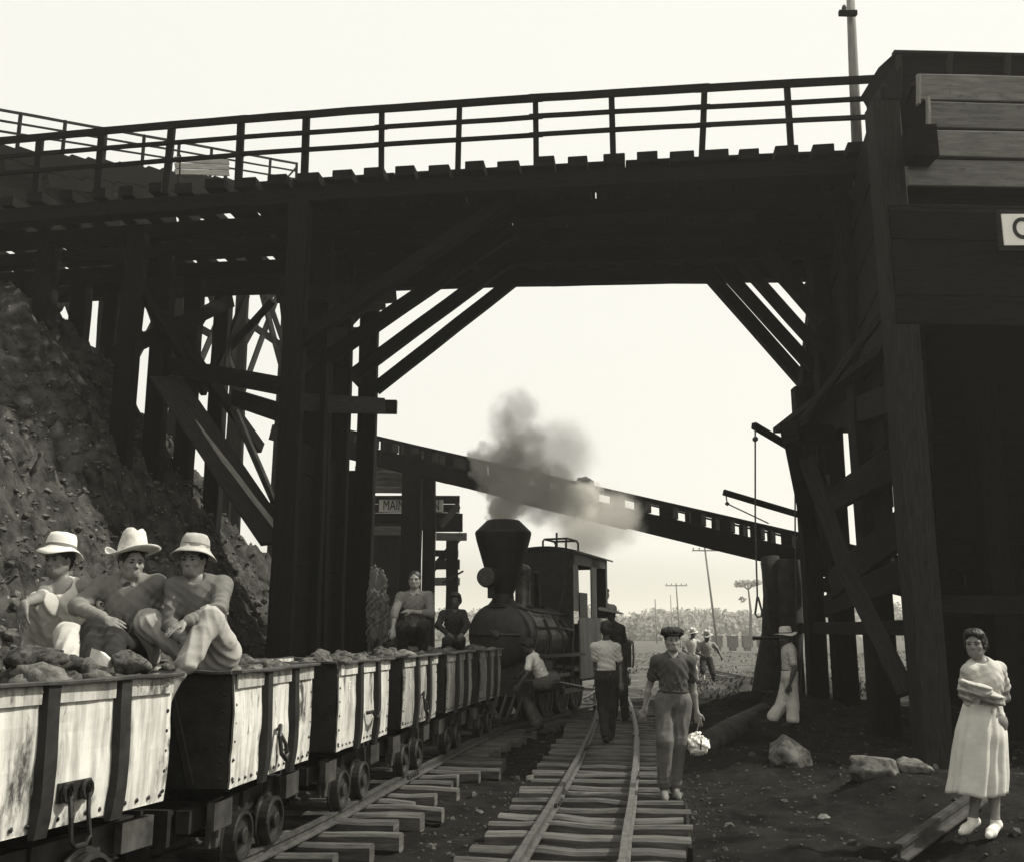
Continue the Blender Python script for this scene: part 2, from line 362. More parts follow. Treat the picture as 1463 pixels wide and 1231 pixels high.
LT = crv([(-2.93,5.2),(-2.13,8.1),(-1.67,10.85),(-1.31,13.1),(-.97,15.1),(-.6,17.0),(-.2,18.4),(.7,20.6),(1.5,22.7),(2.15,25),(2.65,28),(3.1,31),(3.7,36),(4.1,42)])
CT = crv([(.08,5),(.50,8.1),(.80,10.2),(1.27,13.75),(1.83,18.5),(2.36,24),(2.66,28),(3.12,31.4),(3.72,36.3),(4.12,42.3)])
def gh(x, y):
    d = min(abs(x-LT(y)), abs(x-CT(y))) if 0 < y < 44 else 9
    h = .10*fbm(x*.5, y*.5)*sstep(.7, 1.8, d)+.045*fbm(x*2.3, y*2.3, 3)+.020*fbm(x*7, y*7, 5)
    h -= .105-.05*sstep(1.0, 2.0, d)
    h += .14*sstep(3.2, 4.2, x)*(1-sstep(11, 14, y))
    for (mx, my, rx, ry, mh) in ((3.6,17.3,1.3,1.5,.30),(4.6,19.5,1.6,1.5,.35),(2.95,14.2,.7,1.2,.12),(3.3,23.5,1.2,2,.22),(4.2,10.7,1.0,.6,.12),(7.5,27,3,4,.5),(6.2,20.8,2,1.6,.3)):
        h += mh*math.exp(-((x-mx)/rx)**2-((y-my)/ry)**2)*(1+.5*fbm(x*1.5,y*1.5,9))
    if y > 34: h += .35*fbm(x*.12, y*.12)*sstep(34, 60, y)
    return h
def grid(name, xs, ys, fn, m):
    mb = MB(); nx, ny = len(xs), len(ys)
    mb.v = [(x, y, fn(x, y)) for y in ys for x in xs]
    for j in range(ny-1):
        for i in range(nx-1):
            mb.f.append((j*nx+i, j*nx+i+1, (j+1)*nx+i+1, (j+1)*nx+i))
    return obj(name, mb, m, smooth=True)
def steps(a, b, d): n = int((b-a)/d); return [a+(b-a)*i/n for i in range(n+1)]
xs = [-2500,-900,-300,-120,-60,-35,-22,-14,-9,-6]+steps(-5, 7.5, .075)+[7.8,8.2,8.8,9.5,10.5,12,14,17,21,26,33,42,55,75,110,170,300,700,2500]
ys = [-60,-30,-12,-4,0,2]+steps(3.5, 22, .085)+steps(22.25, 50, .3)+[52,55,58,62,67,73,80,90,105,125,150,190,260,400,800,2500]
# dark coal-dusted soil near the track gives way to dry field (a change of ground, mapped on position)
def ground_mat():
    m = M['soil'].copy(); m.name = 'ground_soil'; t = m.node_tree; N = t.nodes; Lk = t.links
    p = N['Principled BSDF']; src = p.inputs['Base Color'].links[0].from_socket
    tc = N.new('ShaderNodeTexCoord'); sp = N.new('ShaderNodeSeparateXYZ'); Lk.new(tc.outputs['Object'], sp.inputs[0])
    n1 = N.new('ShaderNodeTexNoise'); n1.inputs['Scale'].default_value = .25; n1.inputs['Detail'].default_value = 6; Lk.new(tc.outputs['Object'], n1.inputs[0])
    a = N.new('ShaderNodeMath'); a.operation = 'MULTIPLY_ADD'; a.inputs[1].default_value = 9; Lk.new(n1.outputs[0], a.inputs[0]); Lk.new(sp.outputs[1], a.inputs[2])
    r = N.new('ShaderNodeMapRange'); r.inputs[1].default_value = 21; r.inputs[2].default_value = 40; r.interpolation_type = 'SMOOTHSTEP'; Lk.new(a.outputs[0], r.inputs[0])
    n2 = N.new('ShaderNodeTexNoise'); n2.inputs['Scale'].default_value = .8; n2.inputs['Detail'].default_value = 12; n2.inputs['Roughness'].default_value = .75; Lk.new(tc.outputs['Object'], n2.inputs[0])
    cr = N.new('ShaderNodeValToRGB'); cr.color_ramp.elements[0].position = .38; cr.color_ramp.elements[1].position = .62
    cr.color_ramp.elements[0].color = G(.035); cr.color_ramp.elements[1].color = G(.14); Lk.new(n2.outputs[0], cr.inputs[0])
    mx = N.new('ShaderNodeMix'); mx.data_type = 'RGBA'; Lk.new(r.outputs[0], mx.inputs[0]); Lk.new(src, mx.inputs[6]); Lk.new(cr.outputs[0], mx.inputs[7])
    Lk.new(mx.outputs[2], p.inputs['Base Color']); return m
struct(grid('ground', xs, ys, gh, ground_mat()))
def hill(x, y):
    cap = 5.6+3.7*sstep(15.5, 20, y)-3.9*sstep(20.5, 25, y)-3.5*sstep(25, 40, y)
    cap -= 1.2*sstep(-9, -5.5, x)
    b = 1.42*(-3.75-x)
    b = cap-math.log(1+math.exp(min(40, (cap-b)*1.6)))/1.6 if b < cap+8 else cap-.0
    n = .9*fbm(x*.35, y*.35, 1, 3)+.42*fbm(x*1.3, y*1.3, 2, 4)-.34*abs(fbm(x*2.6, y*2.6+x, 4, 4))+.12*fbm(x*7, y*7, 4, 3)+.05*fbm(x*17, y*17, 4, 2)
    return b+n*sstep(-3.6, -5.0, x)*1.0 - .25
struct(grid('hillside', steps(-40,-14,.8)[:-1]+steps(-14, -3.1, .065), steps(0, 8, .25)[:-1]+steps(8, 24, .08)[:-1]+steps(24, 27, .2)[:-1]+steps(27, 70, .6), hill, M['hill']))
mb = MB(); random.seed(31)
for k in range(9000):
    y = random.uniform(6, 24); x = -3.6-abs(random.gauss(0, 2.6)); z = hill(x, y)
    if z > 9.0: continue
    s_ = .015+.075*random.random()**4
    stone(mb, (x, y, z+s_*.2), s_)
tag(obj('rubble', mb, M['rock']), 'loose rubble and stones covering the steep bank on the left', 'rubble', kind='stuff')
# ------------------------------------------------------------------ timber trestle bridge
def yn(x): return 16.7-.125*x+.0028*x*x            # near edge of the deck
def yf(x): return yn(x)+5.15+.06*x
def sk(x, y0, y): return x+.13*(y-y0)               # bents stand square to the deck
DECK = 9.9
br = thing('trestle_bridge', 'dark timber trestle bridge spanning the tracks with a three-rail handrail', 'bridge', (0,17,0))
XL, XR = -13.0, 8.2
def bpt(x, f, z): return V(sk(x, 0, (yf(x)-yn(x))*f), yn(x)+(yf(x)-yn(x))*f, z)
for f, z0, hh, ww in ((.03,9.57,.30,.30),(.27,9.57,.30,.25),(.5,9.57,.3,.25),(.73,9.57,.30,.25),(.97,9.66,.50,.30)):
    mb = MB(); x = XL
    while x < XR-.1:
        x2 = min(x+2.65, XR); mb.beam(bpt(x, f, z0), bpt(x2, f, z0), ww, hh, jit=.01, seg=3); x = x2
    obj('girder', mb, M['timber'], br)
x = XL+.2; ti = 0
while x < XR-.2 and ti < 99:
    mb = MB(); o0 = random.uniform(-.05, .05); zz = 9.72+.09+random.uniform(-.02,.02)
    wd = random.uniform(.34,.42) if x > -6.2 else random.uniform(.24,.32)
    a = bpt(x, 0, zz); b = bpt(x, 1, zz); d = (b-a).normalized()
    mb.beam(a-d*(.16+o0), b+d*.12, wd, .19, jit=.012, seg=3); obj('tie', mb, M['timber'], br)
    x += .60+random.uniform(-.035,.035) if x > -5.6 else .60+random.uniform(-.06,.08); ti += 1
# floor boards laid along the deck, gappy at the far left where daylight shows between the ties
for k in range(13):
    f0 = .075+k*.0745; x = -12.8
    while x < XR-.3:
        Lb = random.uniform(2.2, 4.2) if x > -5.4 else random.uniform(1.6, 3.4); x2 = min(x+Lb, XR-.2)
        if x > -5.2 or random.random() < (.6 if x > -7 else .28):
            mb = MB(); mb.beam(bpt(x, f0, 9.935+.004*(k%2)), bpt(x2-.02, f0, 9.935+.004*(k%2)), .42 if x > -5.4 else random.uniform(.33,.41), .05, jit=.004, seg=2, cham=.005); obj('deck_board', mb, M['timber'], br)
        x = x2
# handrail
posts = [-13,-11.7,-10.45,-9.2,-7.9,-6.5,-5.1,-3.83,-2.39,-.97,.43,1.79,3.37,4.85,6.45]
def rpt(x, z): return V(x, yn(x)-.06, z)
for i, x in enumerate(posts):
    lean = .05 if i in (12,) else random.uniform(-.015,.015)
    mb = MB(); wq = .135 if x < -3 else .10
    mb.beam(rpt(x-lean, 9.72), rpt(x+lean, 11.05+random.uniform(-.01,.02)), wq, .10, up=(0,1,0), jit=.003); obj('rail_post', mb, M['timber'], br)
for z, hh in ((11.08,.15),(10.73,.085),(10.38,.085)):
    for i in range(0, len(posts)-1, 2):
        a, b = posts[i], posts[min(i+2, len(posts)-1)]
        a2 = a-.12; b2 = b+.12 if b < 6 else 6.75
        mb = MB(); dz = random.uniform(-.015,.015); dy = -.075-.004*(i % 4)
        zz = z-(.03 if z > 11 and a > 2 else 0)*0
        mb.beam(rpt(a2, zz+dz)+V(0,dy,0), rpt(b2, zz+dz+random.uniform(-.015,.015))+V(0,dy,0), .05, hh, jit=.004, seg=4, cham=.008)
        obj('handrail', mb, M['timber'] if not (z < 10.5 and a > 2) else M['timber_mid'], br)
# left tower: four tall posts, batter post, knee braces
def post(parent, x, y, z0, z1, w_=.42, d_=.42, dx=0, dy=0, m='timber', name='post'):
    mb = MB(); mb.beam((x+dx, y+dy, z0), (x, y, z1), w_, d_, up=(0,1,0), jit=.012, seg=7, cham=.02); return obj(name, mb, M[m], parent)
LP = [at(424,415,17.25), at(456,470,18.9), at(490,480,20.4), at(527,500,21.9)]
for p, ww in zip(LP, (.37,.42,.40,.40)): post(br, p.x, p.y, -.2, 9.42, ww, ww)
post(br, LP[0].x-.06, LP[0].y+.3, -.2, 9.3, .33, .35, dx=-.06, name='batter_post')
post(br, LP[1].x+.02, LP[1].y+.4, -.2, 9.3, .30, .35, dx=.12, name='batter_post')
post(br, LP[3].x-.35, LP[3].y+.3, -.2, 5.2, .28, .3, dx=.05, name='batter_post')
def beamo(parent, name, a, b, w_, h_, m='timber', up=(0,0,1), **k):
    mb = MB(); mb.beam(a, b, w_, h_, up=up, **k); return obj(name, mb, M[m], parent)
for k_ in range(9): beamo(br, 'side_board', V(LP[0].x, LP[0].y+.25, .3+k_*.56), V(LP[2].x, LP[2].y-.2, .3+k_*.56), .05, .55)  # boards added to turn the gaps between the posts dark
# braces (image end points with their own depth)
for (p, q, Y) in (((508,534),(727,372),20.4),((536,556),(733,402),21.9),((468,512),(728,332),18.9),((425,490),(728,285),17.25)):
    beamo(br, 'knee_brace', at(*p, Y), at(q[0], q[1], Y), .24, .26)
beamo(br, 'girt', at(404,574,17.6), at(545,580,21.55), .18, .34, 'timber_mid')
beamo(br, 'girt', at(500,581,22.2), at(567,582,22.2), .2, .30, 'timber_mid')
beamo(br, 'girt', at(408,446,17.4), at(545,432,22.15), .2, .36)
beamo(br, 'corbel', at(412,418,17.3), at(552,423,21.9), .5, .35)
beamo(br, 'girt', at(430,476,17.6), at(520,474,21.6), .14, .2)
beamo(br, 'cross_brace', at(420,540,17.5), at(520,440,21.6), .1, .2)
beamo(br, 'cross_brace', at(430,455,17.5), at(515,548,21.7), .1, .2)
# bents on the slope to the left
for j, (cols) in enumerate(([(186,470,18.7),(232,470,20.0),(275,470,21.3),(318,465,22.6)], [(60,470,19.4),(112,470,20.9),(160,460,22.3)])):
    for (px, py, Y) in cols:
        p = at(px, py, Y); post(br, p.x, Y, hill(p.x, Y)-.25, 9.4, .36, .36)
for a, b, ww in ((at(165,505,18.6), at(330,430,22.4), .3),(at(232,450,19.6), at(372,640,23.4), .28),(at(236,522,20.0), at(404,552,17.7), .34),(at(335,568,20.0), at(404,590,17.7), .34),
              (at(205,420,18.7), at(292,560,21.5), .22),(at(300,560,22.2), at(352,422,23.0), .14),(at(390,430,22.5), at(270,560,24), .14)):
    beamo(br, 'brace', a, b, .14, ww, 'timber')
# tall planks / open chute lying down the slope in front of the bent
ch = thing('timber_chute', 'long broad timber chute sloping down the rocky bank behind the seated men', 'chute', (-5.5,18,0))
a, b = at(238,540,19.6), at(398,775,17.95)
beamo(ch, 'chute_board', a, b, .75, .07, 'timber_mid', up=(.55,-.6,.6), cham=.01)
beamo(ch, 'side_board', at(266,588,19.25), at(402,762,17.8), .04, .1, 'pale_wood', cham=.006)  # pale strip puts the lit edge of the chute into colour
lb = thing('loose_plank', 'thin plank with painted lit edge leaning on the bank beside the broad timber chute', 'plank', (-5,18,0))
beamo(lb, 'board', at(335,588,19.2), at(394,722,17.95), .30, .045, 'timber_mid', up=(.8,-.2,.3), cham=.006)
beamo(lb, 'lit_edge', at(340,586,19.1), at(397,720,17.9), .03, .05, 'pale_wood', cham=.005)  # bright edge line of the plank, painted as a pale strip
# ------------------------------------------------------------------ upper trestle on the hill behind
up_ = thing('hill_trestle', 'thin railed timber trestle climbing the hill behind the left end of the bridge', 'trestle', (-11,31,0))
UA, UB = at(-40,150,25.2), at(424,234,36)
def upt(t, z=0, side=0): 
    p = UA.lerp(UB, t); return p+V(0,0,z)+V(.67,.74,0)*side
for z, hh in ((0,.08),(-.32,.06),(-.64,.06)):
    beamo(up_, 'handrail', upt(0, z), upt(1, z), .05, hh, cham=.005)
for i in range(10):
    t = i/9; beamo(up_, 'rail_post', upt(t, .03), upt(t, -1.2), .09, .09, up=(0,1,0))
beamo(up_, 'brace', upt(.93,-1.1), upt(1,-.15), .06, .06)
for sd_ in (0,1.2,2.4): beamo(up_, 'girder', upt(-.02,-1.45,sd_), upt(1.0,-1.45,sd_), .2, .4, 'timber_far_dark')
for k_ in range(4): beamo(up_, 'fascia_board', upt(-.02,-1.85-.5*k_,.05+.03*(k_%2)), upt(.80-.12*k_,-1.85-.5*k_,.05+.03*(k_%2)), .06, .53, 'timber_far_dark')  # boards added to fill the gap below the deck with dark
for i in range(24): 
    t = i/23; beamo(up_, 'tie', upt(t,-1.17,-.2), upt(t,-1.17,2.7), .25, .15, 'timber_far_dark', seg=2)
for i, t in enumerate((.16,.38,.6,.8,.98)):
    for sd_ in (.1, 2.3):
        p = upt(t,-1.6,sd_); g = hill(p.x, p.y)-.3 if p.x < -3.7 else -.2
        beamo(up_, 'post', V(p.x+(-.5 if sd_ < 1 else .5)*.4, p.y, g), p, .28, .28, up=(0,1,0), jit=.01)
    q0, q1 = upt(t,-3,.1), upt(t,-7.5,2.3); beamo(up_, 'brace', q0, q1, .08, .2); beamo(up_, 'brace', upt(t,-7.5,.1), upt(t,-3,2.3), .08, .2)
    if i: 
        t0 = (.16,.38,.6,.8,.98)[i-1]
        beamo(up_, 'brace', upt(t0,-3,.1), upt(t,-8.5,.1), .1, .24, 'timber_mid'); beamo(up_, 'brace', upt(t0,-9.5,.1), upt(t,-4,.1), .1, .2, 'timber_mid')
        beamo(up_, 'girt', upt(t0,-6.2,.1), upt(t,-7.4,.1), .1, .25)
bx = thing('plank_bin', 'small weathered plank box standing on the hill trestle behind the bridge handrail', 'box', (-9.5,28.5,14))
for k in range(3):
    beamo(bx, 'board', at(250,228+k*9,28.6), at(327,232+k*8,29.6), .05, .17, 'plank', cham=.006)
beamo(bx, 'post', at(256,222,28.7), at(256,262,28.7), .1, .1, up=(0,1,0)); beamo(bx, 'post', at(322,226,29.6), at(322,262,29.6), .1, .1, up=(0,1,0))
# ------------------------------------------------------------------ utility pole on the bridge
pl = thing('utility_pole', 'tall weathered wooden pole rising behind the bridge handrail near the ore bin', 'pole', (6.0,16.6,9.9))
pp = at(1225,235,16.45); pt = at(1214,-30,16.45)
mb = MB(); mb.tube([pp+V(0,0,-.4), pp.lerp(pt,.5), pt], [.10,.085,.07], 12); obj('shaft', mb, M['pole'], pl, smooth=True)
c1 = at(1204,24,16.4); mb = MB(); mb.beam(c1+V(-.10,-.1,0), c1+V(.22,-.1,.0), .09, .1); obj('crossarm', mb, M['timber'], pl)
for k in (0.0,): mb = MB(); mb.lathe([(.02,.04),(.035,.06),(.045,.1),(.03,.15),(.01,.17)], c1+V(k,-.1,0)); obj('insulator', mb, M['rock'], pl, smooth=True)
# ------------------------------------------------------------------ ore bin on the right
ob = thing('ore_bin', 'huge dark timber ore bin on tall posts at the right, fresh grey planks on top', 'ore bin', (7.5,15,0))
A_ = at(1328,900,13.8)
rows = [(1328,1000,13.8,.40,9.4),(1262,1000,17.2,.42,9.4),(1210,1000,20.3,.42,9.4),(1170,990,20.7,.36,6.75),(1171,420,21.9,.34,9.4)]
RP = []
for (px, py, Y, ww, zt0) in rows:
    p = at(px, py, Y); RP.append(p); post(ob, p.x, Y, -.3, zt0, ww, ww, m='timber_mid' if Y < 14 else 'timber')
for gx, gy in ((8.3,13.9),(10.9,14.0),(8.3,17.3),(9.6,20.5),(10.9,17.5),(11.2,20.8)):
    post(ob, gx, gy, -.3, 6, .42, .42)
# hopper body: boarded walls from z 6 up, floor, curtain walls added below to keep the bays dark
def wall_boards(parent, a, b, z0, z1, bh, m, name='wall_board', th=.06, gap=.002):
    z = z0; k = 0; nn = (b-a).cross(V(0,0,1)).normalized()*.022
    while z < z1-.02:
        h = min(bh, z1-z); o_ = nn*(k % 2); k += 1
        beamo(parent, name, V(a.x, a.y, z+h/2)+o_, V(b.x, b.y, z+h/2)+o_, th, h+.04, m, jit=.002, cham=.008); z += bh
fa, fb = V(5.45,13.55,0), V(12.5,13.9,0)
sa, sb_ = V(5.50,13.62,0), V(7.08,21.9,0)
wall_boards(ob, fa+V(0,.05,0), fb+V(0,.05,0), 5.95, 7.72, .42, 'timber')
wall_boards(ob, fa+V(.1,.22,0), fb+V(0,.2,0), 7.6, 9.5, .5, 'timber')
wall_boards(ob, sa, sb_, 6.0, 9.6, .45, 'timber')
wall_boards(ob, V(12.5,13.9,0), V(13.5,21.9,0), .0, 9.6, .6, 'timber')
wall_boards(ob, V(9.0,21.95,0), V(13.5,22.1,0), -.1, 9.6, .6, 'timber')
wall_boards(ob, V(8.5,20.0,0), V(13.2,20.3,0), 2.9, 6.1, .5, 'timber')
wall_boards(ob, V(6.22,15.2,0), V(8.95,21.9,0), -.2, 6.1, .5, 'timber')
mb = MB(); mb.box((9.6,17.8,6.05), (7.6,8.0,.12)); obj('hopper_floor', mb, M['timber'], ob)
mb = MB(); mb.box((9.9,18.0,9.3), (6.6,7.6,.12)); obj('deck', mb, M['timber'], ob)
# light grey planks at the top of the front wall
pls = [((1296,247),(1445,243),13.45),((1334,206),(1446,205),13.43),((1327,165),(1446,164),13.46),((1311,125),(1446,124),13.50)]
for (a, b, Y) in pls:
    p = at(a[0], a[1], Y); q = p+V(6.3,.3,0); z = p.z
    beamo(ob, 'front_plank', p, q, .07, .415, 'plank', jit=.004, cham=.012)
# bracket boards, corner pieces
beamo(ob, 'bracket', at(1312,108,13.4), at(1312,150,13.4), .04, .09, 'pale_wood', up=(0,1,0), cham=.004)
beamo(ob, 'bracket', at(1326,140,13.38), at(1326,184,13.38), .04, .09, 'pale_wood', up=(0,1,0), cham=.004)
mb = MB(); c = at(1315,208,13.25); mb.box((c.x,c.y,c.z), (.36,.35,.48)); obj('beam_end', mb, M['timber'], ob)
beamo(ob, 'corner_brace', at(1310,118,13.5), at(1256,262,15.1), .06, .24, 'timber_mid', up=(.8,.2,.6))
beamo(ob, 'corner_brace', at(1252,285,15.2), at(1300,205,13.6), .05, .2, 'timber')
beamo(ob, 'corner_board', at(1290,160,14.0), at(1290,250,13.9), .3, .05, 'timber_mid', up=(0,1,0))
# upper open-topped box
UY = 14.6
ua = at(1284,105,UY); u0 = at(1284,77,UY).z
wall_boards(ob, V(ua.x-.02, UY, 0), V(ua.x+6.5, UY+.3, 0), u0-.75, u0, .36, 'timber', name='back_board')
for px in (1284,1356,1438): beamo(ob, 'stud', at(px,79,UY-.07), at(px,135,UY-.07), .09, .08, 'timber_mid', up=(0,1,0))
beamo(ob, 'top_rail', at(1276,76,UY-.09), at(1276,76,UY-.09)+V(6.5,.3,0), .12, .06, 'timber_mid')
mb = MB()
q = [at(1278,76,UY), at(1255,97,UY+.1), at(1264,112,UY), at(1268,160,UY-.5), at(1290,160,UY-.6), at(1286,80,UY)]
mb.v = [tuple(v) for v in q]+[tuple(v+V(.02,.9,0)) for v in q]; mb.f = [tuple(range(6)), tuple(range(11,5,-1))]+[(i,(i+1)%6,6+(i+1)%6,6+i) for i in range(6)]
mb.uv = [[(v[0], v[2]) for v in f_] if False else [(mb.v[k][2]*3, mb.v[k][0]) for k in f_] for f_ in mb.f]
obj('end_gable', mb, M['timber'], ob, fixn=True)
# diagonal braces on the left face
beamo(ob, 'diagonal_brace', at(1135,618,15.7), at(1282,418,13.9), .10, .30, 'timber_mid', up=(0,-1,.3))
beamo(ob, 'diagonal_brace', at(1152,655,16.6), at(1212,820,15.6), .10, .26, 'timber_mid', up=(.9,-.3,.2))
beamo(ob, 'diagonal_brace', at(1212,820,15.6), at(1296,990,14.0), .10, .26, 'timber_mid', up=(.9,-.3,.2))
beamo(ob, 'beam_end', at(1128,616,15.5), at(1180,622,16.4), .3, .32)
# right tower: knee braces, girts
for (p, q, Y, ww) in (((1158,558),(994,372),21.9,.27),((1162,527),(1021,371),20.5,.22),((1172,502),(1052,368),18.6,.17),((1176,457),(1093,363),16.4,.23)):
    beamo(ob, 'knee_brace', at(p[0], p[1], Y), at(q[0], q[1], Y), .26, ww)
beamo(ob, 'batter_post', at(1152,566,21.3), at(1171,392,21.3), .34, .34, up=(0,1,0))
beamo(ob, 'girt', V(RP[0].x,13.9,1.72), V(RP[3].x+.1,22.2,1.75), .1, .22)
beamo(ob, 'girt', at(1300,865,13.9)+V(0,0,.02), at(1300,865,13.9)+V(2.5,0.1,0), .1, .25)
beamo(ob, 'girt', at(1150,836,22.1), at(1250,832,18), .1, .30)
beamo(ob, 'girt', at(1180,866,20), at(1305,812,14.0), .1, .42)
beamo(ob, 'girt', at(1190,834,19), at(1305,740,14.0), .12, .55)
beamo(ob, 'girt', at(1150,735,22.1), at(1300,650,14.0), .12, .5)
beamo(ob, 'girt', at(1150,612,22.1), at(1300,560,14.0), .12, .45)
beamo(ob, 'girt', at(1148,690,22.1), at(1190,684,18.4), .1, .2)
wall_boards(ob, V(RP[3].x+.22,20.9,0), V(RP[4].x-.05,22.2,0), 3.0, 6.2, .5, 'timber', name='side_board')
for y0, y1, z0, z1 in ((14.0,16.0,4.0,6.1),(16.0,18.4,3.15,6.1)):
    wall_boards(ob, V(5.95 if y0 < 15 else 6.08,y0,0), V(6.12 if y0 < 15 else 6.35,y1,0), z0, z1, .5, 'timber', name='side_board')
beamo(ob, 'chute_leg', at(1130,610,16.5), at(1160,760,17.8), .28, .3)
beamo(ob, 'chute_leg', at(1140,640,17.0), at(1170,700,17.8), .3, .3)
# pull arms and hanging ropes of the loading gates
beamo(ob, 'lever_arm', at(1077,608,16.6), at(1150,652,17.6), .10, .11, cham=.01)
beamo(ob, 'lever_arm', at(1034,703,18.6), at(1160,740,18.9), .09, .11, cham=.01)
mb = MB(); mb.tube([at(1079,612,16.6), at(1079,735,16.6), at(1080.5,800,16.6), at(1082,852,16.6)], .014, 6)
lp = [at(1082,852,16.6), at(1079,876,16.6), at(1082,881,16.6), at(1088,880,16.6), at(1088.5,872,16.6), at(1083,852,16.6)]
mb.tube(lp, .018, 6); obj('pull_rope', mb, M['rope'], ob)
mb = MB(); mb.tube([at(1136,657,17.4), at(1136,760,17.4), at(1138,870,17.4)], .014, 6); obj('pull_rope', mb, M['rope'], ob)
for p in (at(1079,627,16.6), at(1137,657,17.4)): mb = MB(); mb.lathe([(.02,-.03),(.045,-.02),(.045,.02),(.02,.03)], p, (0,1,0)); obj('pulley', mb, M['iron'], ob)
mb = MB(); mb.tube([at(1037,706,18.6), at(1039,719,18.6)], .012, 6); mb.tube([at(1039,719,18.6), at(1098,747,18.8)], .012, 6)
mb.lathe([(.01,-.04),(.05,0),(.01,.04)], at(1039,719,18.6), (0,0,1), 8); obj('pull_wire', mb, M['rope'], ob)
mb = MB(); mb.tube([at(1077,911,18.5), at(1120,911,19.3)], .028, 8); mb.lathe([(.01,-.03),(.05,0),(.01,.03)], at(1077,911,18.5), (1,0,0), 8); obj('iron_rod', mb, M['iron'], ob)
# sign at the right edge of the bin
sg = thing('bin_sign', 'white sign with a black letter in a dark frame on the ore bin', 'sign', tuple(at(1452,330,13.35)))
c = at(1456,330,13.38); mb = MB(); mb.box((c.x,c.y,c.z), (.62,.05,.62)); obj('frame', mb, M['timber_mid'], sg)
mb = MB(); mb.box((c.x,c.y-.03,c.z), (.50,.03,.47)); obj('board', mb, M['sign'], sg)
def text(name, txt, size, m, mw, parent=None, ext=.004, sx=1, bold=.0):
    cu = bpy.data.curves.new(name, 'FONT'); cu.body = txt; cu.size = size; cu.extrude = ext; cu.align_x = 'CENTER'; cu.align_y = 'CENTER'; cu.offset = bold
    t = bpy.data.objects.new('tmp', cu); COL.objects.link(t)
    dg = bpy.context.evaluated_depsgraph_get(); me = bpy.data.meshes.new_from_object(t.evaluated_get(dg)); bpy.data.objects.remove(t)
    me.transform(mw @ Matrix.Diagonal((sx,1,1,1)))
    off = ROOTLOC.get(parent.name) if parent else None
    if off: me.transform(Matrix.Translation(-Vector(off)))
    me.materials.clear(); me.materials.append(m); o = bpy.data.objects.new(name, me); COL.objects.link(o)
    if parent: o.parent = parent
    return o
FRONT = Matrix.Rotation(PI/2, 4, 'X')   # text plane facing -Y
text('lettering', 'O', .44, M['ink'], Matrix.Translation(c+V(.03,-.05,0)) @ FRONT, sg, bold=.008, sx=.85)
# ------------------------------------------------------------------ sloping conveyor trestle beyond
cv = thing('conveyor_trestle', 'sloping timber tramway trestle with open tie tops crossing behind the smoking locomotive', 'trestle', (2,26,0))
C0 = at(640,690,28.0); C1 = at(1090,801,23.7); cdv = (C1-C0)
def cp(t, z=0, o=0): p = C0+cdv*t; return p+V(0,0,z)+V(.49,.87,0)*o
for o_ in (0,1.0,2.0):
    for t0, t1 in ((-.75,-.35),(-.35,.0),(.0,.35),(.35,.7),(.7,1.05),(1.05,1.55)):
        beamo(cv, 'stringer', cp(t0,.24,o_), cp(t1,.24,o_), .25, .50, cham=.015)
beamo(cv, 'lower_plank', cp(.22,.02,-.16), cp(.62,.02,-.16), .05, .17, 'timber_mid', cham=.01)  # lighter tone paints the lit strip along the stringer foot
t = -.7
while t < 1.5:
    for o_ in (0,1.9): beamo(cv, 'tie_block', cp(t-.012-(.02 if o_ else 0),.64,o_-.2), cp(t-.012-(.02 if o_ else 0),.64,o_+.2), .25 if not o_ else .12, .31, seg=2)
    t += .081
for o_ in (-.1,2.1):
    beamo(cv, 'top_rail', cp(-.75,.84,o_), cp(1.5,.84,o_), .10, .09); 
beamo(cv, 'middle_rail', cp(.2,.76,2.1), cp(1.5,.76,2.1), .05, .05, cham=.006)
for t_ in (.02,.45,.95):
    pass
lo_ = cp(.44,.55,.9); 
for (px, Y, w0, dx, py) in ((590,28.6,.56,0,650),(614,28.9,.36,.05,655),(1112,23.9,.34,.2,815),(1128,24.2,.36,.0,815)):
    p = at(px, py, Y); post(cv, p.x, Y, -.3, p.z, w0, w0, dx=dx)
p = at(1104,802,22.6)
mb = MB(); mb.tube([at(1100,795,22.6), at(1108,850,22.5), at(1106,905,22.4), at(1098,960,22.3), at(1094,1012,22.2)], [.2,.27,.27,.30,.34], 12); obj('trunk_leg', mb, M['bark'], cv, smooth=True)
mb = MB(); mb.tube([at(1127,800,22.4), at(1128,900,22.3), at(1120,1010,22.2)], [.28,.30,.34], 12); obj('trunk_leg', mb, M['bark'], cv, smooth=True)
mb = MB(); mb.tube([at(1090,803,22.7), at(1098,858,22.3), at(1112,940,22.0)], .06, 8); obj('thin_prop', mb, M['bark'], cv, smooth=True)
# lump of ore lying on the conveyor
def rock_mesh(seed, sz=(1,1,1), det=2, amp=.35):
    b = bmesh.new(); bmesh.ops.create_icosphere(b, subdivisions=det, radius=1)
    for v in b.verts:
        n = v.co.normalized(); k = 1+amp*mnoise.fractal(n*1.2+Vector((seed*7.1,seed*3.3,0)), 1, 2, 3)+amp*.5*abs(mnoise.noise(n*2.6+Vector((seed,0,seed*2))))
        # flatten a few facets
        k *= 1+.10*mnoise.fractal(n*4+Vector((seed,seed*2,0)), 1, 2, 4)
        for q in range(9):
            fn = Vector((math.sin(seed*12.9+q*2.1), math.cos(seed*7.7+q*4.3), math.sin(seed*3.1+q*1.7))).normalized()
            dd = n.dot(fn)*k
            if dd > .66: k *= .66/dd
        v.co = Vector((n.x*k*sz[0], n.y*k*sz[1], n.z*k*sz[2]))
    me = bpy.data.meshes.new('rock'); b.to_mesh(me); b.free(); me.polygons.foreach_set('use_smooth', [True]*len(me.polygons)); return me
RK = [rock_mesh(i+1.3, det=3, amp=.55) for i in range(9)]; BK = [rock_mesh(i+1.3, det=4, amp=.45) for i in range(9)]
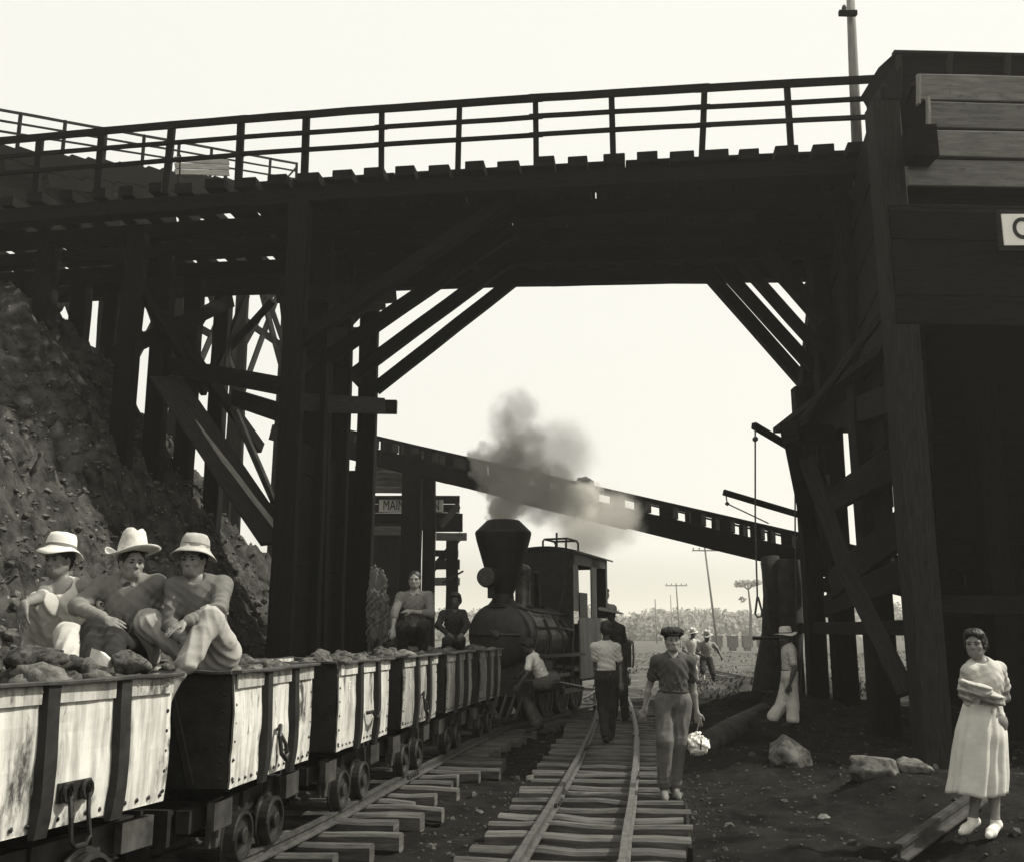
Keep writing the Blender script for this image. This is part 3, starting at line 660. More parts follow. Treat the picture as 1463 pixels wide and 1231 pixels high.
def rock(name, loc, sz, rot, m, label, cat, group=None, src=None, sub=0):
    me = (src or random.choice(RK)).copy(); me.materials.append(M[m]); me.transform(Matrix.Diagonal((sz[0],sz[1],sz[2],1)))
    o = bpy.data.objects.new(name, me); COL.objects.link(o); o.location = loc; o.rotation_euler = rot
    return tag(o, label, cat, group)
p = cp(.46,.85,.4); rock('ore_lump', p, (.26,.26,.26), (0,0,1), 'ore', 'single round ore lump lying on top of the conveyor trestle beside the smoke', 'rock')
# ------------------------------------------------------------------ shed with MAIN sign
sh = thing('plank_shed', 'weathered plank shed with lapped roof boards behind the posts below the conveyor', 'shed', (-3.5,31,0))
SY = 31.0
def sp(px, py, dy=0): return at(px, py, SY+dy)
zt = sp(600,700).z
x0, x1 = sp(505,800).x, sp(657,700).x
for k in range(5):
    z = zt+.62-k*.17; x_ = sp(627,700).x-.35*k+.7*0
    beamo(sh, 'roof_board', V(x0,SY-.25-.06*k,z), V(sp(596,690).x+.14*k,SY-.25-.06*k,z), .04, .19, 'plank', up=(0,-.2,1), cham=.004)
for k in range(4):
    z = sp(600,709).z-k*.27; beamo(sh, 'upper_board', V(x0,SY,z-.1), V(x1,SY,z-.1), .05, .265, 'timber_mid', cham=.006)
x = x0
while x < sp(578,800).x+.2:
    beamo(sh, 'wall_board', V(x,SY+.05+.02*random.random(),-.2), V(x,SY+.05+.02*random.random(),sp(600,760).z), .33, .04, 'timber_mid', up=(0,1,0), cham=.006); x += .3
for (xa, xb, py, hh, m, dy) in ((535,600,758,.27,'plank',-.15),(620,661,752,.32,'timber',-.15),(623,667,766,.24,'plank',-.35),(624,657,806,.30,'timber_mid',-.3),(618,657,830,.24,'plank',-.3),(535,661,739,.28,'timber',-.1),(620,655,790,.2,'timber',-.1)):
    beamo(sh, 'ledger', sp(xa,py,dy), sp(xb,py,dy), .06, hh, m, cham=.008)
for px in (646,583,): 
    p = sp(px,800,-.2); post(sh, p.x, SY-.2, -.3, sp(px,770).z, .36 if px > 640 else .4, .3)
beamo(sh, 'brace', sp(612,820,-.2), sp(660,762,-.2), .06, .2); beamo(sh, 'beam_stub', sp(628,752,-1), sp(655,722,-.1), .1,.2)
mb = MB(); mb.tube([sp(632,832,-.5), sp(662,815,-.6)], .03, 6); obj('handle', mb, M['iron'], sh)
ms = thing('lettered_sign', 'white board reading MAIN in black letters on the shed behind the post', 'sign', tuple(sp(575,722,-.3)))
a = sp(541,722,-.3); b = sp(633,722,-.3); mb = MB(); mb.box(((a.x+b.x)/2, a.y, a.z), (b.x-a.x,.04,.42)); obj('board', mb, M['sign'], ms)
text('lettering', 'MAIN', .44, M['ink'], Matrix.Translation(V(a.x+.47,a.y-.03,a.z)) @ FRONT, ms, sx=.62)
text('lettering', 'BIN', .44, M['ink'], Matrix.Translation(V(b.x-.32,a.y-.03,a.z)) @ FRONT, ms, sx=.62)
mb = MB()
for (cx_, cz_, w_, h_) in (((a.x+b.x)/2,a.z+.2,b.x-a.x+.02,.02),((a.x+b.x)/2,a.z-.2,b.x-a.x+.02,.02),(a.x+.0,a.z,.02,.42)): mb.box((cx_,a.y-.03,cz_),(w_,.02,h_))
obj('trim', mb, M['ink'], ms)
# ragged sacking hung by the shed posts
sk_ = SDF(); p0 = at(536,812,14.2); sk_.nz = (.05, 22, 5)
sk_.cap(at(537,818,14.5), at(545,905,14.5), .06, .16, .03, flat=((0,1,0), .5)).cap(at(545,830,14.5), at(553,905,14.5), .03, .10, .03, flat=((0,1,0), .5)).cap(at(536,850,14.5), at(538,905,14.5), .08, .1, .03)
tag(sobj('sacking', sk_, .014, M['sack']), 'ragged pale sacking hanging behind the wagons left of the man in the collared shirt', 'sacking')
# ------------------------------------------------------------------ railway tracks
def track(label, cx_fn, y0, y1, gauge, sp_, lw, rw, name='railway_track', maxn=98, rail=True, jitl=.05, taper=None):
    t = thing(name, label, 'track', (cx_fn((y0+y1)/2), (y0+y1)/2, 0)); y = y0; n = 0
    while y < y1 and n < maxn:
        s_ = (cx_fn(y+.2)-cx_fn(y-.2))/.4; d = Vector((1, -s_, 0)).normalized(); c = V(cx_fn(y), y, -.035+random.uniform(-.012,.012))
        l, r_ = lw+random.uniform(-jitl, jitl), (rw(y) if callable(rw) else rw)+random.uniform(-jitl, jitl)
        d2 = Matrix.Rotation(random.uniform(-.025,.025), 3, 'Z') @ d
        beamo(t, 'sleeper', c-d2*l, c+d2*r_, random.uniform(.11,.19), random.uniform(.13,.16), 'sleeper', jit=.014, seg=6, cham=.024); n += 1
        y += sp_*random.uniform(.93,1.07)*(1 if y < 30 else 1.6)
    for sgn in (-1, 1):
        prof = [(-.045,0),(.045,0),(.045,.012),(.012,.022),(.010,.062),(.027,.070),(.027,.092),(-.027,.092),(-.027,.070),(-.010,.062),(-.012,.022),(-.045,.012)]
        mb = MB(); yy = y0-1.5; vs = []; k = 0; L_ = 0
        while yy <= y1+.01:
            s_ = (cx_fn(yy+.2)-cx_fn(yy-.2))/.4; d = Vector((1, -s_, 0)).normalized(); wob = .006*mnoise.noise(Vector((yy*.6, sgn*5, 0)))
            c = V(cx_fn(yy), yy, .042+.010*mnoise.noise(Vector((yy*.5, sgn*3, 7))))+d*(sgn*gauge/2+wob)
            for (a_, b_) in prof: vs.append(c+d*a_+V(0,0,b_))
            k += 1; yy += .35
        fs = [(i*12+j, i*12+(j+1)%12, (i+1)*12+(j+1)%12, (i+1)*12+j) for i in range(k-1) for j in range(12)]
        mb.add(vs, fs+[tuple(range(11,-1,-1)), tuple((k-1)*12+j for j in range(12))]); obj('rail', mb, M['rail'], t, fixn=True)
        for yj in [y0+1.7+sgn*.9+q*4.6 for q in range(4)]:      # fishplates
            mb = MB(); s_ = cx_fn(yj+.1)-cx_fn(yj-.1); an = math.atan2(.2, s_)
            c = V(cx_fn(yj)+sgn*gauge/2, yj, .085); mb.box(c, (.45,.075,.035), an)
            for q in (-.15,-.05,.05,.15):
                mb.box((c.x+math.cos(an)*q, c.y+math.sin(an)*q, c.z), (.03,.11,.03), an)
            obj('fishplate', mb, M['iron_mid'], t)
    return t
track('main narrow gauge track running between the sleepers up to the locomotive and the walking men', CT, 4.6, 31, .72, .44, .84, .86, maxn=64)
def rwf(y): return .75+.45*random.random() if y < 14 else .8
track('left narrow gauge track carrying the string of ore wagons and the locomotive', LT, 4.6, 29, .76, .42, .8, rwf, maxn=64, jitl=.08)
ST = lambda y: 7.3+(y-30)*.125-.0*(y-30)
track('distant siding track curving through the field right of the running men', lambda y: 8.6-(y-22)*.05+.0035*(y-30)**2, 22, 60, .8, .8, .8, .8, maxn=40)
# wooden edging along the sleeper ends
tag(beamo(None, 'edging_board', V(1.39,8.3,-.04), V(1.71,10.35,-.04), .035, .10, 'timber_mid'), 'thin board laid along the right ends of the sleepers', 'board')
# ------------------------------------------------------------------ ore wagons
WL, WW, WZ0, WZ1 = 1.55, 1.0, .67, 1.40
def rivet(mb, p, n, r=.014):
    n = Vector(n); e = n.orthogonal().normalized(); g = n.cross(e); vs = [Vector(p)+n*r*.9]
    vs += [Vector(p)+(e*math.cos(k*PI/3)+g*math.sin(k*PI/3))*r for k in range(6)]
    mb.add(vs, [(0,1+k,1+(k+1)%6) for k in range(6)])
def make_wagon(label, group, paint, hook, marks, seed):
    """local frame: x = along the train (away from camera), -y = side facing the viewer's right, z up"""
    random.seed(seed)
    t = thing('ore_wagon', label, 'ore wagon', group=group, world=False)
    hL, hW = WL/2, WW/2
    def side(sgn, m):
        mb = MB(); nx, nz = 26, 14; th = .012
        ribs = (-hL+WL*.34, -hL+WL*.70)
        for face in (0, 1):
            vs = []
            for j in range(nz+1):
                for i in range(nx+1):
                    x = -hL+WL*i/nx; z = WZ0+(WZ1-WZ0)*j/nz
                    dent = .010*mnoise.noise(Vector((x*4+seed*9, z*4, sgn)))+.006*mnoise.noise(Vector((x*9+seed, z*9, sgn+3)))
                    bul = .014*math.sin(PI*(z-WZ0)/(WZ1-WZ0))
                    y = sgn*(hW+bul+dent-(th if face else 0)); zz = z+(.008*mnoise.noise(Vector((x*3, seed, 0))) if j in (0,) else 0)
                    vs.append((x, y, zz))
            fs = [(j*(nx+1)+i, j*(nx+1)+i+1, (j+1)*(nx+1)+i+1, (j+1)*(nx+1)+i) for j in range(nz) for i in range(nx)]
            if (sgn > 0) != bool(face): fs = [f[::-1] for f in fs]
            mb.add(vs, fs)
        n_ = (nx+1)*(nz+1)
        mb.add([(-hL,sgn*hW,WZ0),(hL,sgn*hW,WZ0),(hL,sgn*(hW-th),WZ0),(-hL,sgn*(hW-th),WZ0)], [(0,1,2,3)])
        for k in range(6): rivet(mb, (hL-.03, sgn*(hW+.010), WZ0+.06+k*.115), (0,sgn,0)); rivet(mb, (-hL+.03, sgn*(hW+.010), WZ0+.06+k*.115), (0,sgn,0))
        for k in range(15): rivet(mb, (-hL+.05+k*.104, sgn*(hW+.004), WZ0+.04), (0,sgn,0), .015)
        o = obj('side_panel', mb, m, t, smooth=False); o.data.materials.append(M['rust_dark'])
        for k_, p_ in enumerate(o.data.polygons):
            if k_ > 2*nx*nz: p_.material_index = 1
        # riveted band under the rim
        mb = MB()
        for (xa, xb) in ((-hL+.01, ribs[0]-.06),(ribs[0]+.06, ribs[1]-.06),(ribs[1]+.06, hL-.01)):
            mb.box(((xa+xb)/2, sgn*(hW+.020), WZ1-.055), (xb-xa, .012, .10))
            k = xa+.06
            while k < xb: rivet(mb, (k, sgn*(hW+.026), WZ1-.045), (0,sgn,0), .012); k += .13
        obj('rim_band', mb, m, t)
        for rx in ribs:     # pressed channel ribs, bowed at the foot
            mb = MB(); vs = []; n = 9
            for j in range(n+1):
                q = j/n; z = WZ0-.03+(WZ1-WZ0+.02)*q; pr = .045+.012*math.sin(PI*q); pr *= .55+.45*min(1, q*5+.2)
                wv = .055+.006*mnoise.noise(Vector((q*5, seed+rx, 0))); ox = .012*mnoise.noise(Vector((q*2, seed*2+rx, 5)))
                for (a_, b_) in ((-wv, .0),(-wv*.8, pr),(wv*.8, pr),(wv, .0)): vs.append((rx+a_+ox, sgn*(hW+.004+b_), z))
            fs = [(j*4+i, j*4+i+1, (j+1)*4+i+1, (j+1)*4+i) for j in range(n) for i in range(3)]+[(0,3,2,1),(n*4,n*4+1,n*4+2,n*4+3)]
            fs = [f if sgn < 0 else f[::-1] for f in fs]
            mb.add(vs, fs); obj('rib', mb, M['rust_dark'], t, smooth=False)
    side(-1, paint); side(1, paint)
    for sx in (-1, 1):
        mb = MB(); mb.box((sx*(hL-.008), 0, (WZ0+WZ1)/2), (.016, WW-.03, WZ1-WZ0))
        mb.beam((sx*(hL+.012), -hW+.25, WZ0+.02), (sx*(hL+.012), -hW+.42, WZ1-.15), .05, .02, up=(1,0,0), jit=.0)
        for k in range(7): rivet(mb, (sx*(hL), -hW+.06, WZ0+.06+k*.105), (sx,0,0)); rivet(mb, (sx*(hL), hW-.06, WZ0+.06+k*.105), (sx,0,0))
        obj('end_panel', mb, M['rust_dark'], t)
    mb = MB()
    for a, b in (((-hL-.03,-hW-.035,WZ1),(hL+.03,-hW-.035,WZ1)),((-hL-.03,hW+.035,WZ1),(hL+.03,hW+.035,WZ1)),((-hL-.02,-hW,WZ1-.001),(-hL-.02,hW,WZ1-.001)),((hL+.02,-hW,WZ1-.001),(hL+.02,hW,WZ1-.001))):
        mb.beam(a, b, .07, .022, jit=.006, seg=8, cham=.004)
    obj('rim', mb, M['iron_mid'], t)
    mb = MB(); mb.box((0,0,WZ0+.01), (WL-.04,WW-.04,.02)); obj('floor_plate', mb, M['rust_dark'], t)
    # chassis
    mb = MB()
    for sy in (-.24,.24): mb.box((0,sy,.475), (WL+.16,.09,.14))
    for sx in (-.55,0,.55): mb.box((sx,0,.50), (.1,.62,.10))
    obj('chassis', mb, M['iron'], t)
    for sx in (-.50,.50):
        for sy in (-1,1):
            mb = MB(); mb.box((sx, sy*.30, .42), (.20,.03,.30)); mb.box((sx, sy*.32, .33), (.13,.05,.12)); obj('axle_box', mb, M['iron_mid'], t)
    for sx in (-1,1):
        mb = MB(); mb.box((sx*(hL+.11),0,.46), (.16,.34,.17)); mb.box((sx*(hL+.2),0,.46), (.05,.42,.22))
        mb.tube([(sx*(hL+.2),-.05,.46),(sx*(hL+.3),-.05,.46),(sx*(hL+.33),0,.46),(sx*(hL+.3),.05,.46),(sx*(hL+.2),.05,.46)], .016, 6)
        obj('coupler', mb, M['iron'], t)
        mb = MB(); mb.box((sx*(hL-.12), -.40, .50), (.28,.05,.17)); obj('bracket_plate', mb, M['iron_mid'], t)
    for sx in (-.30,.30):
        for sy in (-1,1):
            wl = MB(); c = (sx, sy*.39, .30)
            wl.lathe([(.05,-.06),(.12,-.05),(.195,-.055),(.195,-.04),(.166,-.035),(.166,.03),(.160,.045),(.14,.045),(.135,.02),(.10,.012),(.055,.02),(.055,.05),(.045,.055)] , c, (0,sy,0), 24)
            obj('wheel', wl, M['wheel'], t, smooth=False)
        mb = MB(); mb.tube([(sx,-.42,.31),(sx,.42,.31)], .03, 8); obj('axle', mb, M['iron'], t)
    # hooks
    hx = -.02
    if hook == 'pair':
        mb = MB(); y = -hW-.03; mb.box((hx,y+.01,WZ0+.17), (.24,.02,.10))
        for dx in (-.07,.07):
            mb.tube([(hx+dx+.035*math.cos(a), y-.02, WZ0+.17+.045*math.sin(a)) for a in [k*PI/6 for k in range(13)]], .012, 6)
        mb.tube([(hx-.07,y-.03,WZ0+.15),(hx-.075,y-.05,WZ0+.05),(hx-.06,y-.05,WZ0-.07),(hx-.03,y-.05,WZ0-.10),(hx+.05,y-.05,WZ0-.10),(hx+.08,y-.05,WZ0-.06),(hx+.065,y-.04,WZ0+.05),(hx+.07,y-.03,WZ0+.15)], .013, 6)
        obj('hook', mb, M['iron'], t)
    elif hook == 'bent':
        mb = MB(); y = -hW-.03
        mb.tube([(hx+.03,y,WZ0+.30),(hx-.02,y-.03,WZ0+.33),(hx-.05,y-.04,WZ0+.26),(hx-.03,y-.05,WZ0+.14),(hx+.04,y-.06,WZ0+.09),(hx+.09,y-.05,WZ0+.12),(hx+.10,y-.03,WZ0+.16)], .017, 6)
        mb.tube([(hx+.05,y,WZ0+.28),(hx+.07,y-.04,WZ0+.2),(hx+.09,y-.05,WZ0+.12)], .014, 6); obj('hook', mb, M['iron'], t)
    elif hook == 'side':
        mb = MB(); y = -hW-.03
        mb.tube([(hx+.0,y,WZ0+.26),(hx+.04,y-.05,WZ0+.27),(hx+.10,y-.06,WZ0+.22),(hx+.18,y-.06,WZ0+.20),(hx+.24,y-.05,WZ0+.22),(hx+.27,y-.05,WZ0+.25)], .018, 6); obj('hook', mb, M['iron'], t)
    for (txt, x, z, sz, mm) in marks:
        text('painted_mark', txt, sz, M[mm], Matrix.Translation((x, -hW-.0265, z)) @ FRONT, t, ext=.0, sx=.75)
    return t
M['mark'] = mat('white_lettering', .62, .75, 9, rough=.7, bump=0)
M['mark_faint'] = mat('faint_lettering', .40, .66, 6, (2.2,2.2,.3), rough=.7, bump=0, ramp=(.3,.55), blotch=(2.4,.545,.05,(1.8,1.8,.6)))
wg = 'ore wagons coupled in a row on the left track'
specs = [(4.60,'nearest ore wagon, cut by the left edge, with worn white sides','white_paint','pair',[]),
 (6.72,'second ore wagon from the left, white sided, with men seated on its near end','white_paint','bent',[('A',-.52,1.02,.09,'mark')]),
 (8.86,'third ore wagon from the left, painted E over A, with a hook sticking out sideways','white_paint','side',[('E',-.52,1.20,.10,'mark'),('A',-.52,1.08,.10,'mark')]),
 (10.95,'fourth ore wagon, just past the wagon with the sideways hook','white_paint_shade','bent',[('E',-.52,1.20,.10,'mark'),('A',-.52,1.08,.10,'mark')]),
 (13.02,'fifth ore wagon, carrying the man in the pale collared shirt','white_paint_shade',None,[('E',-.52,1.20,.09,'mark')]),
 (15.12,'sixth ore wagon, farthest of the row and next to the locomotive','white_paint_shade',None,[('A',-.52,1.18,.09,'mark')])]
WAG = []
for i, (yy, lab, pnt, hk, mk) in enumerate(specs):
    w_ = make_wagon(lab, wg, M[pnt], hk, mk, i+1)
    yc = yy+.76; xc = LT(yc); sl = (LT(yy+1.52)-LT(yy))/1.52; an = math.atan2(1, sl)
    if i == 0: xc, yc, an = -2.79, 5.70, math.atan2(.952, .305)
    if i == 1: xc, yc, an = -2.21, 7.565, math.atan2(.99, .13)
    w_.location = (xc, yc, 0); w_.rotation_euler = (0, 0, an); WAG.append((w_, xc, yc, an))
random.seed(11)
ordn = ['nearest','second','third','fourth','fifth','sixth']
def wpt(i, x, y, z):
    _, xc, yc, an = WAG[i]; return V(xc+x*math.cos(an)-y*math.sin(an), yc+x*math.sin(an)+y*math.cos(an), z)
for i in range(6):
    mb = MB(); n = 22
    for jy in range(n+1):
        for jx in range(n+1):
            x = -.75+1.5*jx/n; y = -.475+.95*jy/n; e = min(1, 4*min(jx/n, 1-jx/n), 4*min(jy/n, 1-jy/n))
            z = 1.24+.10*e+.05*mnoise.noise(Vector((x*7, y*7, i)))+.03*mnoise.noise(Vector((x*17, y*17, i)))
            mb.v.append(tuple(wpt(i, x, y, z)))
    for jy in range(n):
        for jx in range(n):
            k = jy*(n+1)+jx; mb.f.append((k, k+1, k+n+2, k+n+1))
    tag(obj('ore_fines', mb, M['ore']), 'fine dark ore filling the '+ordn[i]+' wagon', 'ore', kind='stuff')
    for k in range(26 if i < 3 else 20):
        x = random.uniform(-.68,.68); y = random.uniform(-.42,.36) if k % 2 else random.uniform(-.44,-.2); s_ = random.uniform(.05,.12)
        if i == 0 and k % 3 == 0: s_ *= 1.3
        if i == 1 and x < -.45: continue
        z = 1.31+s_*.35+.07*(1-abs(y)/.5)
        rock('ore_lump', wpt(i, x, y, z), (s_*1.25, s_, s_*.8), (random.uniform(-.4,.4), random.uniform(-.4,.4), random.uniform(0,6)), 'ore' if k % 4 else 'rock',
             'rough ore lump in the heap filling the '+ordn[i]+' wagon', 'rock', 'ore lumps heaped in the '+ordn[i]+' wagon')
# big lumps seen at the rim of the nearest wagon
for (px, py, s_, m) in ((57,948,.10,'ore'),(76,943,.07,'ore'),(105,950,.075,'ore'),(128,953,.07,'rock'),(180,947,.085,'ore'),(207,953,.05,'rock'),(36,944,.10,'ore')):
    Yr = 6.0 if px > 100 else 5.6
    rock('ore_lump', at(px, py, Yr), (s_*1.4, s_*1.1, s_), (0,.2,random.uniform(0,6)), m, 'large ore lump standing proud of the rim of the nearest wagon', 'rock', 'large lumps at the rim of the nearest wagon')
# paper lying on the ore
mb = MB(); a = [at(126,946,6.1), at(131,925,6.15), at(143,929,6.05), at(156,941,5.98), at(153,952,5.95), at(139,949,6.0)]
mb.add(a+[p+V(.01,.05,-.012) for p in a], [(0,1,2,5),(2,3,4,5),(6,11,8,7),(8,11,10,9),(0,6,7,1),(1,7,8,2),(2,8,9,3),(3,9,10,4),(4,10,11,5),(5,11,6,0)]); tag(obj('folded_paper', mb, M['paper']), 'white folded paper lying on the ore of the nearest wagon', 'paper')
# ------------------------------------------------------------------ locomotive
LD = Vector((.37,.929,0)).normalized(); LR = Vector((LD.y,-LD.x,0)); L0 = Vector((-.26,18.0,0))
lo = thing('steam_locomotive', 'black steam locomotive with a flared funnel smoking at the end of the wagon row', 'locomotive', tuple(L0), math.atan2(LD.y, LD.x), world=False)
# local frame: x back along the engine, -y = viewer's right side, z up
mb = MB(); BZ, BR = 1.62, .56
mb.lathe([(.01,-.07),(.2,-.065),(.42,-.03),(BR-.04,0),(BR,.02),(BR,.5)], (0,0,BZ), (1,0,0), 40); obj('smokebox', mb, M['iron'], lo, smooth=True)
mb = MB(); mb.lathe([(BR+.015,.5),(BR+.02,.52),(BR+.02,.56),(BR-.02,.565),(BR-.02,1.2),(BR+.0,1.2),(BR+.0,1.25),(BR-.02,1.25),(BR-.02,2.5)], (0,0,BZ), (1,0,0), 40); obj('boiler', mb, M['boiler'], lo, smooth=False)
mb = MB(); mb.lathe([(.0,-.09),(.08,-.09),(.09,-.07)], (0,0,BZ), (1,0,0), 12); mb.box((-.06,0,BZ), (.04,.9,.05)); 
mb3 = MB(); mb3.tube([(-.1,0,BZ),(-.14,.08,BZ+.08)], .015, 6); obj('door_handle', mb3, M['iron_mid'], lo)
obj('smokebox_door', mb, M['iron'], lo)
ST0 = (.27,0); mb = MB()
mb.lathe([(.34,2.10),(.26,2.16),(.20,2.24),(.19,2.34),(.27,2.55),(.49,3.30),(.515,3.42),(.505,3.46),(.30,3.66),(.27,3.665),(.26,3.60)], (ST0[0],ST0[1],0), (0,0,1), 40); obj('funnel', mb, M['stack'], lo, smooth=False)
for p_ in lo.children[-1].data.polygons: p_.use_smooth = abs(p_.normal.z) < .6
mb = MB(); mb.lathe([(.05,-.30),(.17,-.28),(.185,-.22),(.185,.06),(.14,.1)], (.05,.13,2.62), (1,0,0), 24); mb.box((.1,.13,2.36), (.2,.12,.2)); obj('headlight', mb, M['iron'], lo)
mb = MB(); mb.lathe([(.0,-.305),(.155,-.303),(.165,-.295)], (.05,.13,2.62), (1,0,0), 24); obj('lamp_glass', mb, M['iron_mid'], lo)
mb = MB(); mb.lathe([(.22,2.12),(.15,2.18),(.145,2.22),(.145,2.78),(.155,2.80),(.15,2.84),(.10,2.90),(.02,2.92)], (1.05,-.08,0), (0,0,1), 24); obj('steam_dome', mb, M['boiler'], lo, smooth=True)
mb = MB(); mb.lathe([(.26,2.10),(.18,2.2),(.17,2.5),(.12,2.58),(.02,2.6)], (1.8,0,0), (0,0,1), 20); mb.lathe([(.05,2.1),(.05,2.75),(.07,2.78),(.03,2.8)], (1.45,-.2,0), (0,0,1), 10); obj('sand_dome', mb, M['iron'], lo, smooth=True)
mb = MB()
for pts, r in (([(.2,-.3,2.1),(.9,-.45,2.02),(2.4,-.5,2.0)], .022),([(.5,-.56,1.75),(1.5,-.6,1.75),(2.4,-.6,1.7)], .025),([(.9,-.55,1.9),(.95,-.66,1.6),(.95,-.64,1.0)], .03),([(1.5,-.5,2.0),(1.55,-.7,1.6),(1.6,-.7,.9)], .025),([(2.2,-.4,2.1),(2.3,-.5,2.6),(2.35,-.45,3.0)], .02),([(.3,.3,2.1),(.9,.45,2.02),(2.4,.5,2.0)], .022),([(1.9,-.5,1.9),(2.1,-.7,1.5),(2.0,-.72,.8)],.03)):
    mb.tube(pts, r, 8)
obj('pipes', mb, M['iron'], lo)
mb = MB(); mb.box((1.1,-.72,1.25), (2.4,.34,.05)); mb.box((1.1,.72,1.25), (2.4,.34,.05)); obj('running_board', mb, M['iron'], lo)
for sy in (-1,1):
    mb = MB(); mb.lathe([(.05,-.35),(.20,-.33),(.21,-.3),(.21,.3),(.20,.33),(.05,.35)], (.35,sy*.74,.82), (1,0,0), 20); mb.box((.35,sy*.70,1.08), (.5,.2,.2)); obj('cylinder', mb, M['iron'], lo)
    mb = MB(); mb.tube([(.7,sy*.8,.8),(2.4,sy*.8,.62)], .03, 6); mb.box((1.9,sy*.78,.60), (1.2,.03,.09)); mb.box((1.2,sy*.78,.9), (.9,.03,.06)); obj('side_rod', mb, M['iron_mid'], lo)
for xw, rw_ in ((.45,.26),(1.3,.40),(2.2,.40),(3.1,.40)):
    for sy in (-1,1):
        mb = MB(); mb.lathe([(.05,-.06),(rw_+.03,-.06),(rw_+.03,-.045),(rw_,-.04),(rw_,.045),(rw_-.02,.05),(rw_-.06,.05),(rw_-.07,.02),(.06,.02),(.07,.07),(.05,.08)], (xw,sy*.40,.14+rw_), (0,sy,0), 28)
        for k in range(8): an = k*PI/4; mb.beam((xw,sy*.42,.14+rw_),(xw+math.cos(an)*(rw_-.05),sy*.42,.14+rw_+math.sin(an)*(rw_-.05)),.035,.03,up=(0,1,0),jit=0,cham=.004)
        obj('wheel', mb, M['iron'], lo)
mb = MB(); mb.box((2.4,0,.78), (4.8,.62,.22)); mb.box((-.22,0,.72), (.18,1.5,.26)); mb.box((1.2,0,1.05), (2.2,.6,.4)); obj('frame', mb, M['iron'], lo)
mb = MB()
for k in range(9): y = -.6+k*.15; mb.beam((-.3,y,.62),(-.62+abs(y)*.35,y*.8,.22),.05,.03,up=(1,0,0),jit=0)
mb.box((-.45,0,.22), (.5,1.0,.04)); obj('pilot', mb, M['iron'], lo)
# cab
c0, c1, hw, zf, zr = 2.45, 4.75, .62, .72, 3.26
mb = MB(); mb.box((c0,0,2.2), (.04,2*hw-.02,2.1)); obj('cab_front', mb, M['iron'], lo)
mb = MB()
for sy in (-1,1): mb.prism([(0,0),(.32,0),(.36,.35),(.34,.8),(.2,1.05),(0,1.1)], (1,0,0), (0,0,1), (c0-.02,sy*hw,2.08), (0,-sy,0), .03)
obj('cab_wing', mb, M['iron_mid'], lo, fixn=True)
mb = MB(); n = 10
for i in range(n):
    a0, a1 = -hw-.10+(2*hw+.2)*i/n, -hw-.10+(2*hw+.2)*(i+1)/n
    zc = lambda y: zr+.10*(1-(y/(hw+.1))**2)
    mb.add([(c0-.12,a0,zc(a0)),(c1+.2,a0,zc(a0)-.04),(c1+.2,a1,zc(a1)-.04),(c0-.12,a1,zc(a1)),(c0-.12,a0,zc(a0)-.035),(c1+.2,a0,zc(a0)-.075),(c1+.2,a1,zc(a1)-.075),(c0-.12,a1,zc(a1)-.035)],
        [(0,1,2,3),(7,6,5,4),(0,4,5,1),(1,5,6,2),(2,6,7,3),(3,7,4,0)])
obj('cab_roof', mb, M['iron'], lo, fixn=True)
mb = MB()
for pts in ([(2.8,-.35,3.3),(2.8,-.35,3.5),(2.9,-.35,3.55),(3.5,-.35,3.55),(3.6,-.35,3.5),(3.6,-.35,3.3)],[(2.8,.15,3.3),(2.8,.15,3.5),(2.9,.15,3.55),(3.5,.15,3.55),(3.6,.15,3.5),(3.6,.15,3.3)],[(2.9,-.35,3.55),(2.9,.15,3.55)],[(3.5,-.35,3.55),(3.5,.15,3.55)],[(2.95,-.1,3.3),(2.95,-.1,3.68)],[(2.5,.5,3.3),(2.5,.5,3.48),(2.6,.5,3.5),(2.75,.5,3.45),(2.8,.5,3.3)]):
    mb.tube(pts, .022, 6)
obj('roof_rail', mb, M['iron'], lo)
for sy in (-1,1):
    mb = MB(); mb.box(((c0+.35+c1)/2,sy*hw,1.36), (c1-c0-.35,.03,1.2)); obj('side_tank', mb, M['loco_panel'], lo)
    mb = MB(); mb.box((3.78,sy*hw,2.58), (.36,.03,1.28)); obj('cab_pillar', mb, M['loco_panel'], lo)
    mb = MB(); mb.box((c1-.06,sy*hw,2.58), (.12,.04,1.28)); mb.box((c0+.6,sy*hw,2.2), (.5,.03,.5)); mb.box((3.3,sy*hw,3.1), (1.7,.03,.2)); mb.box((4.3,sy*hw,3.12), (.8,.03,.2)); obj('cab_side', mb, M['iron'], lo)
    mb = MB(); mb.box((4.9,sy*hw*.8,.5), (.4,.3,.05)); mb.box((4.9,sy*hw*.8,.75), (.05,.3,.5)); obj('step', mb, M['iron'], lo)
mb = MB(); mb.box((c1,0,1.3), (.04,2*hw-.02,1.1)); mb.box((c1,-.5,2.6), (.04,.2,1.3)); mb.box((c1,.5,2.6), (.04,.2,1.3)); mb.box((c1,0,3.12), (.04,1.0,.2)); obj('cab_back', mb, M['iron'], lo)
mb = MB(); mb.box(((c0+c1)/2,0,.95), (c1-c0,2*hw-.02,.06)); obj('cab_floor', mb, M['iron'], lo)
mb = MB(); mb.lathe([(.05,0),(.42,.02),(.42,.5),(.3,.55)], (2.5,0,1.65), (1,0,0), 24); mb.tube([(3.05,-.2,2.2),(3.2,-.4,1.6),(3.3,-.45,1.9)], .02, 6); obj('firebox', mb, M['iron'], lo)
